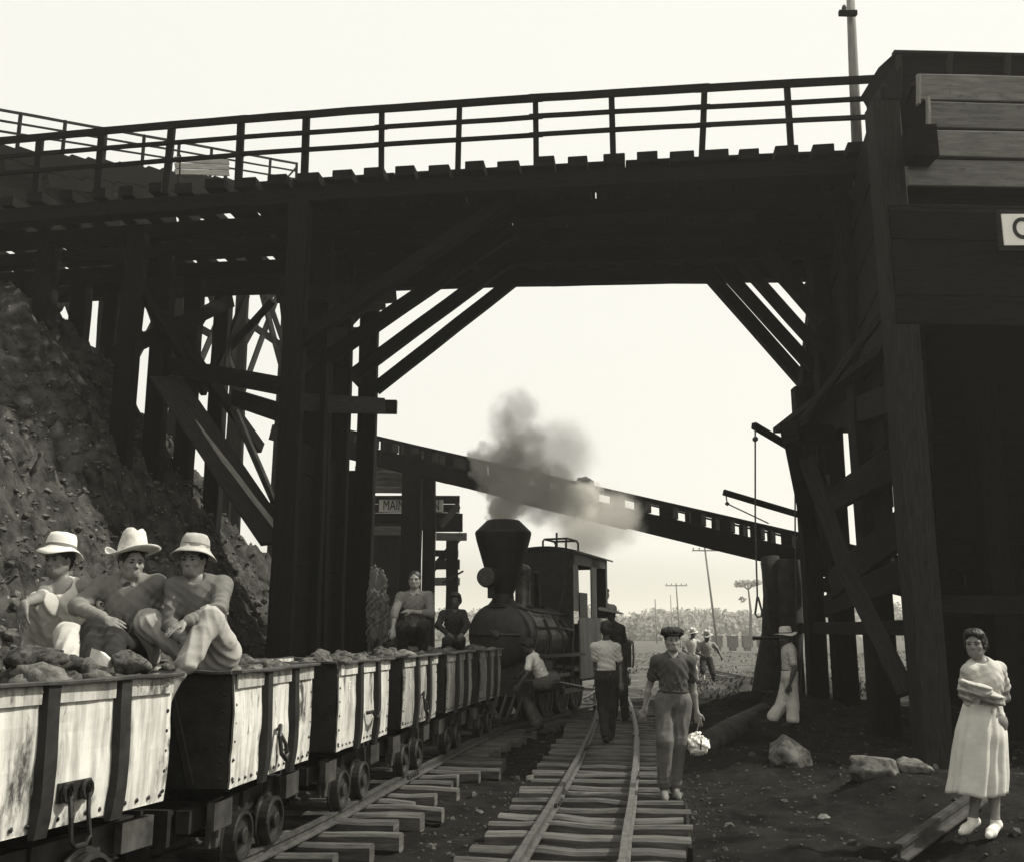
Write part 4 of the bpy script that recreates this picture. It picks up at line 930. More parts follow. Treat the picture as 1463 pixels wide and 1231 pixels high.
# ------------------------------------------------------------------ far scenery
lw = dup(WAG[4][0], (3.08, 30.6, 0), math.atan2(1, .15), 'lone ore wagon standing on the track behind the locomotive', None)
if 'group' in lw: del lw['group']
for k in range(12):
    x = random.uniform(-.6,.6); y = random.uniform(-.35,.35)
    rock('ore_lump', (3.08+x*.15-y, 30.6+x, 1.42), (.2,.17,.13), (0,0,k), 'ore', 'ore lump heaped in the lone wagon behind the locomotive', 'rock', 'ore lumps in the lone wagon behind the locomotive')
def far_pole(px, ptop, Y, lean, label, hw_=1.1):
    a = at(px, ptop, Y); t = thing('utility_pole', label, 'pole', (a.x+lean, Y, 0))
    mb = MB(); mb.tube([(a.x+lean, Y, -.5), (a.x, Y, a.z+.3)], [.12,.07], 8); obj('shaft', mb, M['pole'], t, smooth=True)
    if Y > 140: return
    mb = MB(); mb.box((a.x, Y-.12, a.z), (2*hw_, .10, .10)); obj('crossarm', mb, M['pole'], t)
    mb = MB()
    for k in (-.9,-.45,.45,.9): mb.lathe([(.03,0),(.06,.08),(.05,.16),(.01,.2)], (a.x+k*hw_, Y-.12, a.z+.07), seg=8)
    obj('insulators', mb, M['rock'], t)
far_pole(1007, 786, 85, .85, 'nearest utility pole in the field behind the running men, leaning slightly')
far_pole(966, 836, 120, .3, 'slim utility pole above the head of the man in the flat cap', 1.3)
far_pole(936, 858, 150, .1, 'farthest faint utility pole left of the man in the flat cap')
far_pole(958, 851, 175, .1, 'tiny utility pole beside the slim one on the hazy tree line')
mb = MB()
for z in (0,.25): 
    pts = [at(1007,788,85), at(966,838,120), at(936,860,150)]
    mb.tube([p+V(.3,0,.3+z) for p in pts], .012, 4)
for k, px in enumerate((1024, 1046, 1067, 1089)):
    a = at(px, 905, 88); mb2 = MB()
    mb2.beam((a.x,88,.45),(a.x,88,1.35),.8,.9,up=(0,1,0),jit=.02); mb2.box((a.x,88,.3),(.5,.7,.3)); mb2.box((a.x,88,1.38),(.9,1.0,.06))
    o_ = obj('tub_body', mb2, M['plank'])
    t_ = thing('ore_tub', 'distant empty ore tub standing in the row across the hazy field', 'ore tub', (a.x,88,0), group='distant ore tubs in the field'); 
    for v_ in o_.data.vertices: v_.co -= Vector((a.x,88,0))
    o_.parent = t_
def leaves(mb, c, r, n, sz):
    for k in range(n):
        d = Vector((random.gauss(0,1), random.gauss(0,1), random.gauss(0,1))).normalized()*(random.random()**.4)
        p = Vector(c)+Vector((d.x*r[0], d.y*r[1], d.z*r[2])); e = Vector((random.gauss(0,1),random.gauss(0,1),random.gauss(0,1))).normalized(); g = e.orthogonal().normalized()*sz; e = e*sz
        mb.add([p-e, p+g, p+e, p-g], [(0,1,2,3)])
random.seed(21); mb = MB()
for k in range(420):
    Y = random.uniform(205, 300); X = random.uniform(-90, 150)
    top = 1.65+Y*(.030+.006*mnoise.noise(Vector((X*.05, 3, 0)))+.004*mnoise.noise(Vector((X*.2, 8, 0))))-.0
    r = random.uniform(1.8, 3.6); top -= random.uniform(0, 3.5)
    for q in range(3): leaves(mb, (X+random.uniform(-2,2), Y, top-r+random.uniform(-1.5,.5)), (r*.8, r*.8, r*.7), 36, .42)
    leaves(mb, (X, Y, top*.4), (r*1.1, r, top*.45), 30, .6)
tag(obj('far_wood', mb, M['leaf']), 'hazy tree line across the far side of the field', 'wood', kind='stuff')
def tree(px, ptop, Y, label, kind):
    a = at(px, ptop, Y); t = thing('tree', label, 'tree', (a.x, Y, 0))
    mb = MB(); mb.tube([(a.x, Y, -.3), (a.x+.3, Y, a.z*.5), (a.x, Y, a.z-.8)], [.35,.22,.1], 8); 
    for q in range(5): an = q*1.3; mb.tube([(a.x, Y, a.z-1.8), (a.x+math.cos(an)*1.4, Y+math.sin(an)*1.4, a.z-.7)], [.1,.04], 5)
    obj('trunk', mb, M['bark'], t)
    mb = MB()
    if kind == 'flat':
        for q in range(7): an = q*.9; leaves(mb, (a.x+math.cos(an)*1.6, Y+math.sin(an)*1.6, a.z-.6+random.uniform(-.4,.2)), (1.0,1.0,.45), 60, .25)
        leaves(mb, (a.x-1, Y, a.z-3.4), (.7,.7,.5), 40, .22)
    else:
        for q in range(9): leaves(mb, (a.x+random.uniform(-2,2), Y+random.uniform(-2,2), a.z-2.2+random.uniform(-2,1.4)), (1.6,1.6,1.3), 60, .3)
        for q in range(8): leaves(mb, (a.x+random.uniform(-3,3), Y+random.uniform(-2,2), a.z-5+random.uniform(-2,1)), (2,1.6,1.6), 60, .35)
    obj('crown', mb, M['leaf'], t)
tree(1068, 827, 175, 'tall flat topped tree standing above the hazy tree line near the leaning post', 'flat')
# dry brush and grass in the field, gravel by the track
mb = MB(); random.seed(5)
for k in range(16000):
    y = random.uniform(24, 90) if k % 3 else random.uniform(24, 45); x = random.uniform(-.1, .55)*y+random.uniform(-1, 4)
    if abs(x-CT(y)) < 1.5 and y < 44: continue
    if mnoise.noise(Vector((x*.3, y*.3, 0))) < -.12: continue
    z = gh(x, y); h = random.uniform(.04,.15); a = random.uniform(0, 6.3); dx, dy = math.cos(a)*.03*(1+y*.02), math.sin(a)*.03*(1+y*.02)
    lx, ly = random.uniform(-.12,.12), random.uniform(-.12,.12)
    mb.add([(x-dx,y-dy,z-.02),(x+dx,y+dy,z-.02),(x+lx+dx*.2,y+ly,z+h)], [(0,1,2)])
tag(obj('dry_grass', mb, mat('dry_grass', .05, .17, 2, rough=1, bump=0)), 'dry stubbly grass over the open field behind the trestle', 'grass', kind='stuff')
mb = MB(); random.seed(6)
for k in range(5200):
    y = 4.8+17*random.random()**1.3; x = random.uniform(-3.2, 5.8)+.12*y
    if k % 4 == 0: x = CT(y)+random.uniform(-1.2,1.2)
    s_ = random.uniform(.005,.017)*(1+(random.random() < .04)*1.6)
    stone(mb, (x, y, gh(x, y)+s_*.1), s_*1.5)
tag(obj('gravel', mb, M['ore']), 'loose gravel and stones scattered over the dark ground between the tracks', 'gravel', kind='stuff')
# boulders and litter on the right
def bould(px, py, Y, sz, rz, label, cat='rock', m='rock', src=2, dz=0):
    p = at(px, py, Y); z = gh(p.x, Y); return rock('boulder', (p.x, Y, z+sz[2]*.30+dz), sz, (.1,.05,rz), m, label, cat, src=BK[src])
bould(1128, 1090, 13.5, (.36,.34,.27), .3, 'large rounded boulder on the ground in front of the man in light trousers', src=1)
bould(1257, 1130, 10.9, (.30,.28,.21), 1.0, 'larger pale boulder lying before the bin posts left of the woman', src=3)
bould(1312, 1125, 10.9, (.20,.20,.12), 2.0, 'smaller low boulder touching the larger one before the bin posts', src=4)
bould(1177, 1168, 9.9, (.09,.07,.035), .5, 'flat pale stone on the dark ground between the sleepers and the boulders', src=5)
bould(765, 1085, 12.6, (.14,.13,.09), .2, 'rounded stone on the ground between the two tracks', src=6)
bould(1070, 1012, 19.6, (.42,.35,.2), .9, 'dark earth covered boulder at the foot of the trunk legs', m='soil', src=7)
mb = MB(); mb.tube([at(1008,1068,14.6)+V(0,0,.05), at(1045,1048,16.2)+V(0,0,.06), at(1092,1024,19.0)+V(0,0,.1)], [.17,.19,.16], 12)
tag(obj('log', mb, M['bark'], smooth=True), 'weathered log lying on the mound behind the man in the flat cap', 'log')
tag(beamo(None, 'short_plank', at(996,987,27.5), at(1022,987.5,27.5), .16, .06, 'pale_wood'), 'short pale plank lying on the ground below the running men', 'plank')
tag(beamo(None, 'mound_plank', at(1001,1034,19.0), at(1050,1035,19.2), .1, .04, 'pale_wood'), 'thin pale plank on the ground beside the hand of the man in the flat cap', 'plank')
# old rail lying bottom right
pa, pb = at(1283,1204,8.1), at(1404,1142,9.75); mb = MB(); d = (pb-pa).normalized(); sx = d.cross(V(0,0,1)).normalized()
pa.z = gh(pa.x, pa.y)+.03; pb.z = gh(pb.x, pb.y)+.06
prof = [(-.06,0),(.06,0),(.06,.014),(.014,.026),(.012,.085),(.034,.095),(.034,.125),(-.034,.125),(-.034,.095),(-.012,.085),(-.014,.026),(-.06,.014)]
vs = [c_+sx*a_+V(0,0,b_) for c_ in (pa, pb) for (a_, b_) in prof]
mb.add(vs, [(j,(j+1)%12,12+(j+1)%12,12+j) for j in range(12)]+[tuple(range(11,-1,-1)), tuple(range(12,24))]); tag(obj('scrap_rail', mb, M['iron_mid'], fixn=True), 'short length of old rail lying on the ground at the feet of the woman', 'rail')
# ------------------------------------------------------------------ people
def nrm(v): return Vector(v).normalized()
def person(label, J, vox=.009, face_=1, s=1.0, top=None, bottom=None, hat=None, skin='skin', hair=True, eyes=False, shoes=None, sleeve='long', handdetail=True, seed=1, extra=None, bust=False, top_low=None):
    """J: joints in world space. A = limb on the viewer's left, B = on the viewer's right"""
    root = thing('person', label, 'person', tuple(J['root']))
    sh = J['sB']-J['sA']; pel = J['pel']; nk = J['neck']
    up = (nk-pel).normalized(); ax = J.get('ax', sh).normalized(); ax = (ax-up*ax.dot(up)).normalized()
    fw = ax.cross(up)*face_
    hp = .088*s; hax = J.get('hax', ax).normalized()
    hA = J.get('hipA', pel-hax*hp); hB = J.get('hipB', pel+hax*hp)
    H = J['head']; hf = nrm(J['hf']); hu = nrm(J.get('hu', (0,0,1))); hr = hf.cross(hu).normalized(); hu = hr.cross(hf)
    def h(x, y, z): return H+(hr*x+hf*y+hu*z)*s
    HA = (hr, hf, hu); b = SDF(); T = (ax, fw, up)
    chest = nk.lerp(pel, .30); belly = nk.lerp(pel, .68)
    # torso
    b.ell(chest+fw*.005, (.150*s,.105*s,.19*s), T, .05).ell(belly, (.125*s,.095*s,.17*s), T, .05).ell(pel, (.15*s,.11*s,.12*s), T, .05)
    b.cap(J['sA'], J['sB'], .052*s, k=.04); b.cap(nk-up*.05*s, H-hu*.06*s-hf*.015*s, .056*s, .048*s, .02)
    for q in 'AB':
        S_, E_, W_ = J['s'+q], J['e'+q], J['w'+q]
        b.cap(S_, E_, .050*s, .036*s, .025); m_ = E_.lerp(W_, .3); b.cap(E_, m_, .036*s, .038*s, .02).cap(m_, W_, .038*s, .024*s, .02)
        hip = hA if q == 'A' else hB; K_, N_ = J['k'+q], J['a'+q]
        b.cap(hip, K_, .080*s, .052*s, .04); m_ = K_.lerp(N_, .3); b.cap(K_, m_, .052*s, .054*s, .03).cap(m_, N_, .054*s, .034*s, .03)
        td = nrm(J.get('t'+q, (0,-1,-.2))); lo_ = nrm(J.get('l'+q, N_-K_))
        heel = N_+lo_*.035*s-td*.03*s; ball = N_+lo_*.055*s+td*.115*s; toe = ball+td*.06*s
        b.cap(N_, heel, .034*s, .032*s, .02).cap(heel, ball, .030*s, .034*s, .02).cap(ball, toe, .034*s, .020*s, .015)
        # hand: palm, four fingers, thumb
        hd = nrm(J.get('hd'+q, W_-E_)); nn = J.get('n'+q, Vector((0,-1,0))); nn = nrm(Vector(nn)-hd*Vector(nn).dot(hd)); la = hd.cross(nn).normalized()
        curl = J.get('c'+q, .35); ts = J.get('th'+q, 1 if q == 'A' else -1)   # thumb side along la
        pc0 = W_+hd*.02*s; kn = [W_+hd*(.082-.006*abs(i-1.2))*s+la*ts*(.028-.019*i)*s for i in range(4)]
        b.cap(W_, pc0, .025*s, .026*s, .015)
        for i in range(4): b.cap(pc0+la*ts*(.016-.011*i)*s, kn[i], .0155*s, .0125*s, .010)
        L3 = [(.040,.026,.020),(.044,.029,.021),(.041,.027,.021),(.032,.021,.018)]
        for i in range(4):
            p0 = kn[i]; an = curl*(.55+.12*i); dd = hd
            spread = la*ts*(.10-.07*i)
            for j, L_ in enumerate(L3[i]):
                an2 = an*(j+1); dd = (hd*math.cos(an2)-nn*math.sin(an2)+spread*(1-.3*j)).normalized(); p1 = p0+dd*L_*s
                b.cap(p0, p1, (.0098-.0012*j)*s, (.0088-.0012*j)*s, .003); p0 = p1
        p0 = W_+hd*.028*s+la*ts*.022*s; p1 = p0+(hd*.55+la*ts*.75-nn*.25).normalized()*.036*s; p2 = p1+(hd*.85+la*ts*.35-nn*.3).normalized()*.030*s; p3 = p2+(hd*.95-nn*.3).normalized()*.022*s
        b.cap(p0, p1, .0145*s, .0115*s, .008).cap(p1, p2, .0115*s, .0100*s, .003).cap(p2, p3, .0100*s, .0078*s, .003)
    # head
    b.ell(h(0,-.012,.032), (.074*s,.092*s,.082*s), HA, .02).ell(h(0,.026,-.035), (.060*s,.062*s,.078*s), HA, .03)
    b.ell(h(0,.05,-.085), (.036*s,.036*s,.026*s), HA, .02).cap(h(-.052,-.005,-.055), h(-.02,.05,-.09), .022*s, .02*s, .02).cap(h(.052,-.005,-.055), h(.02,.05,-.09), .022*s, .02*s, .02)
    b.cap(h(0,.082,.006), h(0,.100,-.030), .008*s, .0125*s, .010).cap(h(-.012,.088,-.034), h(.012,.088,-.034), .009*s, k=.006)
    b.cap(h(-.046,.070,.020), h(.046,.070,.020), .013*s, k=.012)
    for x in (-1,1):
        b.ell(h(x*.042,.058,-.028), (.020*s,.018*s,.018*s), HA, .015); b.ell(h(x*.075,-.008,-.010), (.010*s,.018*s,.030*s), HA, .008)
        b.cut(h(x*.031,.096,.000), .018*s, .010)
    for x in (-1,1): b.ell(h(x*.031,.076,-.001), (.014*s,.012*s,.010*s), HA, .003)
    b.cap(h(-.020,.083,-.058), h(.020,.083,-.058), .0075*s, k=.005).cap(h(-.016,.083,-.071), h(.016,.083,-.071), .008*s, k=.006)
    b.cut(h(0,.097,-.0645), .0065*s, .003)
    body = sobj('body', b, vox, M[skin], root)
    if eyes:
        for x in (-1,1):
            e_ = SDF().ell(h(x*.031,.0855,.000), (.0125*s,.0055*s,.0055*s), HA, .001); sobj('eye', e_, .0025, M['hair'], root)
            e_ = SDF().cap(h(x*.018,.088,.019), h(x*.046,.076,.021), .0045*s, .003*s, .002); sobj('eyebrow', e_, .0028, M['hair'], root)
        e_ = SDF().cap(h(-.019,.0875,-.0645), h(.019,.0875,-.0645), .0028*s, k=.002); sobj('mouth', e_, .002, M['c_dark'], root)
    if hair:
        e_ = SDF().ell(h(0,-.022,.040), (.083*s,.096*s,.086*s), HA, .02).ell(h(0,-.055,-.02), (.066*s,.05*s,.06*s), HA, .03)
        if hair == 'full': e_.ell(h(0,.02,.085), (.07*s,.07*s,.045*s), HA, .03).ell(h(.065,-.03,-.01),(.025*s,.05*s,.05*s),HA,.02).ell(h(-.065,-.03,-.01),(.025*s,.05*s,.05*s),HA,.02).ell(h(0,-.08,-.0), (.07*s,.05*s,.07*s), HA, .03)
        e_.cut(h(0,.135,-.012), .102*s, .012); e_.nz = (.006, 90, seed); sobj('hair', e_, max(.006, vox*.8), M['hair'], root)
    # upper garment
    if top:
        t = SDF(); g = .014*s; loose = .02*s
        t.ell(chest+fw*.008, (.156*s+g,.112*s+g,.20*s), T, .05).ell(belly, (.128*s+g,.102*s+g,.18*s), T, .05)
        if top_low is None: t.ell(pel+up*.06*s, (.132*s+g,.105*s+g,.10*s), T, .04)
        if bust: t.ell(chest+fw*.08*s-up*.02*s+ax*.055*s, (.07*s,.06*s,.07*s), T, .05).ell(chest+fw*.08*s-up*.02*s-ax*.055*s, (.07*s,.06*s,.07*s), T, .05)
        if sleeve != 'tank':
            t.cap(J['sA'], J['sB'], .062*s, k=.04)
            t.cap(J['sA'].lerp(J['sB'],.30)+up*.022*s, J['sA'].lerp(J['sB'],.70)+up*.022*s, .056*s, k=.03)
        for q in 'AB':
            S_, E_, W_ = J['s'+q], J['e'+q], J['w'+q]
            if sleeve == 'long': t.cap(S_, E_, .068*s, .054*s, .035).cap(E_, E_.lerp(W_,.86), .054*s, .040*s, .025)
            elif sleeve == 'rolled': t.cap(S_, E_, .068*s, .054*s, .035).cap(E_, E_.lerp(W_,.35), .054*s, .05*s, .02)
            elif sleeve == 'short': t.cap(S_, S_.lerp(E_,.62), .060*s, .062*s, .035)
            elif sleeve == 'tank':
                c_ = nk.lerp(S_, .52); t.cap(c_+up*.03*s+fw*.0, chest+(S_-nk)*.25+fw*.05*s, .026*s, .032*s, .02).cap(c_+up*.03*s, chest+(S_-nk)*.3-fw*.08*s, .028*s, .04*s, .02)
        if sleeve == 'long':
            for q in 'AB': E_, W_ = J['e'+q], J['w'+q]; c_ = SDF().cap(E_.lerp(W_,.76), E_.lerp(W_,.90), .045*s, .043*s, .01); c_.fold(W_, (W_-E_), .1, .003, .04, 1); sobj('cuff', c_, vox, M[top], root)
        if sleeve == 'tank': t.fold(chest-up*.05+fw*.08, ax+up*.6, .14, .005, .05, 3).fold(belly+fw*.08, up+ax*.3, .14, .006, .05, 6)
        if sleeve == 'tank': t.cut(nk+fw*.09*s+up*.02*s, .085*s, .02); [t.cut(J['s'+q]+up*.01, .075*s, .02) for q in 'AB']
        else: t.cut(nk+fw*.085*s+up*.055*s, .070*s, .015)
        a_ = 1.0 if vox < .012 else 1.3
        for i, q in enumerate('AB'):
            S_, E_, W_ = J['s'+q], J['e'+q], J['w'+q]
            if sleeve == 'long': t.fold(E_, (W_-S_)+ax*.15, .10, .008*a_, .055, seed+i).fold(E_.lerp(W_,.55), (W_-E_), .08, .005*a_, .04, seed+2+i)
            if sleeve != 'tank': t.fold(S_.lerp(E_,.45), (E_-S_)*.6+(S_-nk), .10, .007*a_, .055, seed+i+4).fold(S_.lerp(pel,.28)+(S_-nk)*-.2, (S_-nk)+up*.25, .13, .007*a_, .06, seed+i+1)
        t.fold(belly+fw*.06, ax+up*.35, .16, .006*a_, .055, seed).fold(pel+up*.12+fw*.05, ax*.8-up*.3, .16, .009*a_, .05, seed+5).fold(belly-fw*.08, up+ax*.4, .16, .007*a_, .07, seed+7)
        t.nz = (.0022*s, 20, seed); sobj('shirt' if not bust else 'blouse', t, vox, M[top], root)
        if sleeve in ('rolled','short') or J.get('collar'):
            c_ = SDF()
            for x in (-1,1):
                c_.cap(nk+ax*x*.055*s+up*.035*s-fw*.02*s, nk+ax*x*.045*s+fw*.085*s-up*.015*s, .014*s, .020*s, .012)
            c_.cap(nk-ax*.05*s+up*.045*s-fw*.03*s, nk+ax*.05*s+up*.045*s-fw*.03*s, .014*s, k=.012)
            if J.get('open'):
                l_ = SDF().cap(nk+fw*.075*s-up*.01*s, chest+fw*.105*s, .030*s, .052*s, .03, flat=(fw,.4)).cap(chest+fw*.105*s, belly+fw*.100*s, .052*s, .040*s, .03, flat=(fw,.4)); l_.fold(chest+fw*.1, ax+up*.5, .2, .004, .07, seed); sobj('undershirt', l_, .0075, M['c_dim'], root)
            elif top != 'c_dark' and J.get('placket', True) and face_ == 1 and vox < .012:
                l_ = SDF()
                for q_ in range(4): l_.ell(nk.lerp(pel, .22+.17*q_)+fw*(.121-.004*abs(q_-1))*s, (.007*s,)*3, None, .002)
                sobj('buttons', l_, .003, M['c_light'], root)
            if J.get('collar', True): sobj('collar', c_, min(vox, .008), M[top], root)
    if bottom:
        m_, kind = bottom; t = SDF()
        t.ell(pel, (.162*s,.132*s,.125*s), T, .04).ell(pel+up*.09*s, (.158*s,.132*s,.08*s), T, .03)
        if J.get('stand'): t.plane(pel+up*.115*s, up); zc_ = min(J['aA'].z, J['aB'].z)-.045*s; t.plane(V(0,0,zc_), (0,0,-1))
        for q in 'AB':
            hip = hA if q == 'A' else hB; K_, N_ = J['k'+q], J['a'+q]
            r0, r1, r2 = dict(slim=(.096,.070,.060), wide=(.108,.096,.10), baggy=(.106,.085,.074), shorts=(.10,.085,0))[kind]
            t.cap(hip, K_, r0*s, r1*s, .045)
            if kind != 'shorts':
                e_ = K_.lerp(N_, J.get('trouser', .93)); t.cap(K_, e_, r1*s, r2*s, .035)
        for i, q in enumerate('AB'):
            hip = hA if q == 'A' else hB; K_, N_ = J['k'+q], J['a'+q]; bent = (K_-hip).normalized().dot((N_-K_).normalized()) < .7
            t.fold(K_, (N_-hip)+ax*.25, .12, (.0095 if bent else .003), .068, seed+i).fold(K_, ax*.8+(K_-hip)*.4, .10, (.006 if bent else .002), .055, seed+21+i).fold(hip.lerp(K_,.25), (K_-hip)*.5+ax*.4, .15, .009, .075, seed+3+i)
            if kind != 'shorts':
                t.fold(K_.lerp(N_,.6), ax+(N_-K_)*.25, .16, .008, .08, seed+6+i).fold(N_.lerp(K_,.12), (N_-K_)+ax*.2, .09, .006, .06, seed+8+i).fold(hip.lerp(K_,.65), ax+(K_-hip)*.3, .15, .006, .075, seed+9+i)
        t.nz = (.0025*s, 18, seed+3); sobj('trousers', t, vox, M[m_], root)
        if J.get('stand'):
            c_ = SDF()
            for i in range(24):
                a0, a1 = i*PI/12, (i+1)*PI/12; q_ = lambda a: pel+up*.108*s+(ax*math.cos(a)*.150+fw*math.sin(a)*.124)*s
                c_.cap(q_(a0), q_(a1), .013*s, k=.004)
            sobj('belt', c_, vox*.8, M['c_dark'], root)
    if shoes:
        for q in 'AB':
            N_, K_ = J['a'+q], J['k'+q]; td = nrm(J.get('t'+q, (0,-1,-.2))); lo_ = nrm(J.get('l'+q, N_-K_)); t = SDF()
            heel = N_+lo_*.040*s-td*.03*s; ball = N_+lo_*.055*s+td*.115*s; toe = ball+td*.065*s
            t.cap(N_+lo_*.01*s, heel, .042*s, .040*s, .02).cap(heel, ball, .038*s, .042*s, .02).cap(ball, toe, .042*s, .028*s, .015); sobj('shoe', t, vox, M[shoes], root)
    if hat:
        kind, hm = hat[:2]; tilt = hat[2] if len(hat) > 2 else 0; ht = hat[3] if len(hat) > 3 else 0
        hb = h(0,-.012,.062); q1 = Matrix.Rotation(tilt, 3, hf) @ Matrix.Rotation(ht, 3, hr); X_, Y2, Z_ = q1@hr, q1@hf, q1@hu
        mb = MB(); seg = 40
        prof = {'fedora':[(.165,.0,1),(.14,.002,1),(.112,.006,.5),(.094,.012,0),(.092,.04,0),(.087,.08,0),(.080,.115,0),(.060,.128,2),(.03,.118,2),(.002,.112,2)],
                'tall':[(.182,.012,1.5),(.155,.0,1.2),(.125,.0,.6),(.100,.008,0),(.095,.05,0),(.084,.10,0),(.070,.15,0),(.052,.172,2),(.03,.172,2),(.002,.165,2)],
                'bucket':[(.150,-.045,.8),(.135,-.030,.6),(.112,-.006,.3),(.096,.010,0),(.093,.04,0),(.088,.075,0),(.072,.105,0),(.045,.112,2),(.002,.108,2)],
                'cloche':[(.145,-.035,.8),(.125,-.014,.6),(.102,.004,.2),(.094,.014,0),(.092,.05,0),(.088,.085,0),(.078,.112,0),(.045,.122,2),(.002,.122,2)],
                'wide':[(.23,-.018,.8),(.19,-.006,.5),(.13,.004,.3),(.097,.010,0),(.092,.05,0),(.078,.09,0),(.05,.112,2),(.002,.115,2)]}.get(kind)
        if prof:
            for (r, z, f_) in prof:
                for k in range(seg):
                    an = 2*PI*k/seg; wv = 0; cy = 1.12
                    if f_ in (1,1.2,1.5,.5,.6,.8,.3,.2): wv = f_*(.018*math.cos(2*an+seed)+.010*math.sin(3*an+seed*2)+ (.02*max(0,-math.cos(an+ .1)) if kind == 'tall' else 0))
                    if f_ == 2: wv = (-.022 if kind in ('fedora','tall') else -.010)*math.exp(-(math.cos(an)*r/.022)**2)
                    wv += .004*mnoise.noise(Vector((an*1.5, z*30, seed)))
                    rr = r*(1+.03*mnoise.noise(Vector((math.cos(an)*1.5, math.sin(an)*1.5, z*14+seed))))
                    mb.v.append(tuple(hb+(X_*math.cos(an)*rr+Y2*math.sin(an)*rr*cy+Z_*(z+wv))*s))
            n = len(prof)
            for i in range(n-1):
                for j in range(seg): mb.f.append((i*seg+j, i*seg+(j+1)%seg, (i+1)*seg+(j+1)%seg, (i+1)*seg+j))
            mb.f.append(tuple((n-1)*seg+k for k in range(seg)))
            mb.uv = [[(0,0)]*len(f) for f in mb.f]
            ho = obj('hat', mb, M[hm], root, smooth=True); md = ho.modifiers.new('thick','SOLIDIFY'); md.thickness = .006*s; md.offset = 0
            mb = MB(); c0_ = hb; vs = []
            for z_, r_ in ((.012,.0965),(.036,.0955)):
                for k in range(seg): an = 2*PI*k/seg; vs.append(c0_+(X_*math.cos(an)*r_+Y2*math.sin(an)*r_*1.12+Z_*z_)*s*1.012)
            mb.add(vs, [(j,(j+1)%seg,seg+(j+1)%seg,seg+j) for j in range(seg)]); mb.uv = [[(0,0)]*4 for f in mb.f]
            obj('hat_band', mb, M['c_mid' if hm != 'c_dark' else 'c_dark'], ho, smooth=True)
            if root.name in ROOTLOC:
                off = Vector(ROOTLOC[root.name])
                for v_ in ho.children[0].data.vertices: v_.co -= off
        else:   # flat cap
            c_ = SDF().ell(hb+(hf*-.01+hu*.03)*s, (.112*s,.118*s,.052*s), HA, .02).ell(hb+hf*.045*s+hu*.022*s, (.104*s,.075*s,.036*s), HA, .02).ell(hb+hu*.01*s, (.088*s,.10*s,.035*s), HA, .02)
            c_.nz = (.006, 60, 4); sobj('cap', c_, .007, M[hm], root)
            c_ = SDF().ell(hb+hf*.105*s-hu*.004*s, (.066*s,.045*s,.007*s), HA, .01); sobj('peak', c_, .005, M[hm], root)
    return root, dict(h=h, up=up, fw=fw, ax=ax)
UPP = V(0,0,1)
def limbs(J, q, el, wr, kn, an, s=1.0, Lu=.28, Lf=.25, Lt=.41, Ls=.40):
    """el, wr, kn, an = (px, py, sign) with sign -1 nearer the camera, +1 farther"""
    J['e'+q] = bone(J['s'+q], el[0], el[1], Lu*s, el[2]); J['w'+q] = bone(J['e'+q], wr[0], wr[1], Lf*s, wr[2])
    hip = J['pel']+V(-.088 if q == 'A' else .088, 0, 0)*s
    J['k'+q] = bone(hip, kn[0], kn[1], Lt*s, kn[2]); J['a'+q] = bone(J['k'+q], an[0], an[1], Ls*s, an[2])
# --- seated man right (straddling the near end of the second wagon)
def seated(label, Y, head, neck, sA, sB, pel, A, B, **k):
    s = k.pop('s', 1.0); J = {}
    J['neck'] = at(*neck, Y); J['head'] = at(*head, Y-k.pop('headfwd', .03)); J['sA'] = at(*sA, Y+k.pop('dA', 0)); J['sB'] = at(*sB, Y+k.pop('dB', 0)); J['pel'] = at(*pel, Y+k.pop('dp', .05))
    J.update(k.pop('J', {}))
    if 'ax' in J: J['ax'] = Vector(J['ax'])
    limbs(J, 'A', *A, s=s); limbs(J, 'B', *B, s=s)
    J['root'] = J['pel']-V(0,0,.12)
    return person(label, J, s=s, **k)
seated('man in a bucket hat and long sleeves sitting with one bare foot hanging down', 6.92,
  (276.5,799), (284,829), (251,838), (318,836), (303,937),
  ((243,893,-1),(262,912,-1),(209,886,-1),(214,952,1)), ((313,868,-1),(265,889,-1),(300,884,-1),(258,962,-1)),
  J=dict(trouser=.80, hf=(-.12,-1,-.05), nB=(-.3,-.6,.7), tA=(-.1,-1,-.25), tB=(-.35,-.35,-.9), lB=(-.4,-.2,-.8), ax=(1,.1,0)),
  vox=.0075, top='c_mid', bottom=('c_light','baggy'), hat=('bucket','felt',0,.2), eyes=True, seed=3)
seated('man in a tall crowned hat, middle of the three seated, one hand held out', 7.0,
  (189,803), (187,833), (146,836), (224,834), (183,936),
  ((110,866,-1),(150,884,-1),(134,903,-1),(130,962,-1)), ((231,884,1),(226,905,1),(160,914,-1),(160,966,-1)),
  J=dict(hf=(.62,-.78,-.05), nA=(.1,-.8,.5), cA=.18, collar=True, open=True), vox=.0075, top='c_mid', bottom=('c_dark','baggy'), hat=('tall','straw',-.05,.12), skin='skin', eyes=True, seed=2)
seated('young man in a white tank top and small brimmed hat seated on the wagon', 6.95,
  (84,799), (92,834), (66,841), (124,841), (92,932),
  ((57,852,-1),(35,862,-1),(60,862,-1),(45,932,1)), ((133,890,1),(128,925,1),(97,908,-1),(97,965,-1)),
  J=dict(hf=(-.22,-1,-.05), nA=(-.3,-.8,.3), hdA=(.05,-.25,-1)), vox=.0075, top='c_white', sleeve='tank', bottom=('c_light','baggy'), hat=('cloche','c_white',0,.2), eyes=True, seed=6)
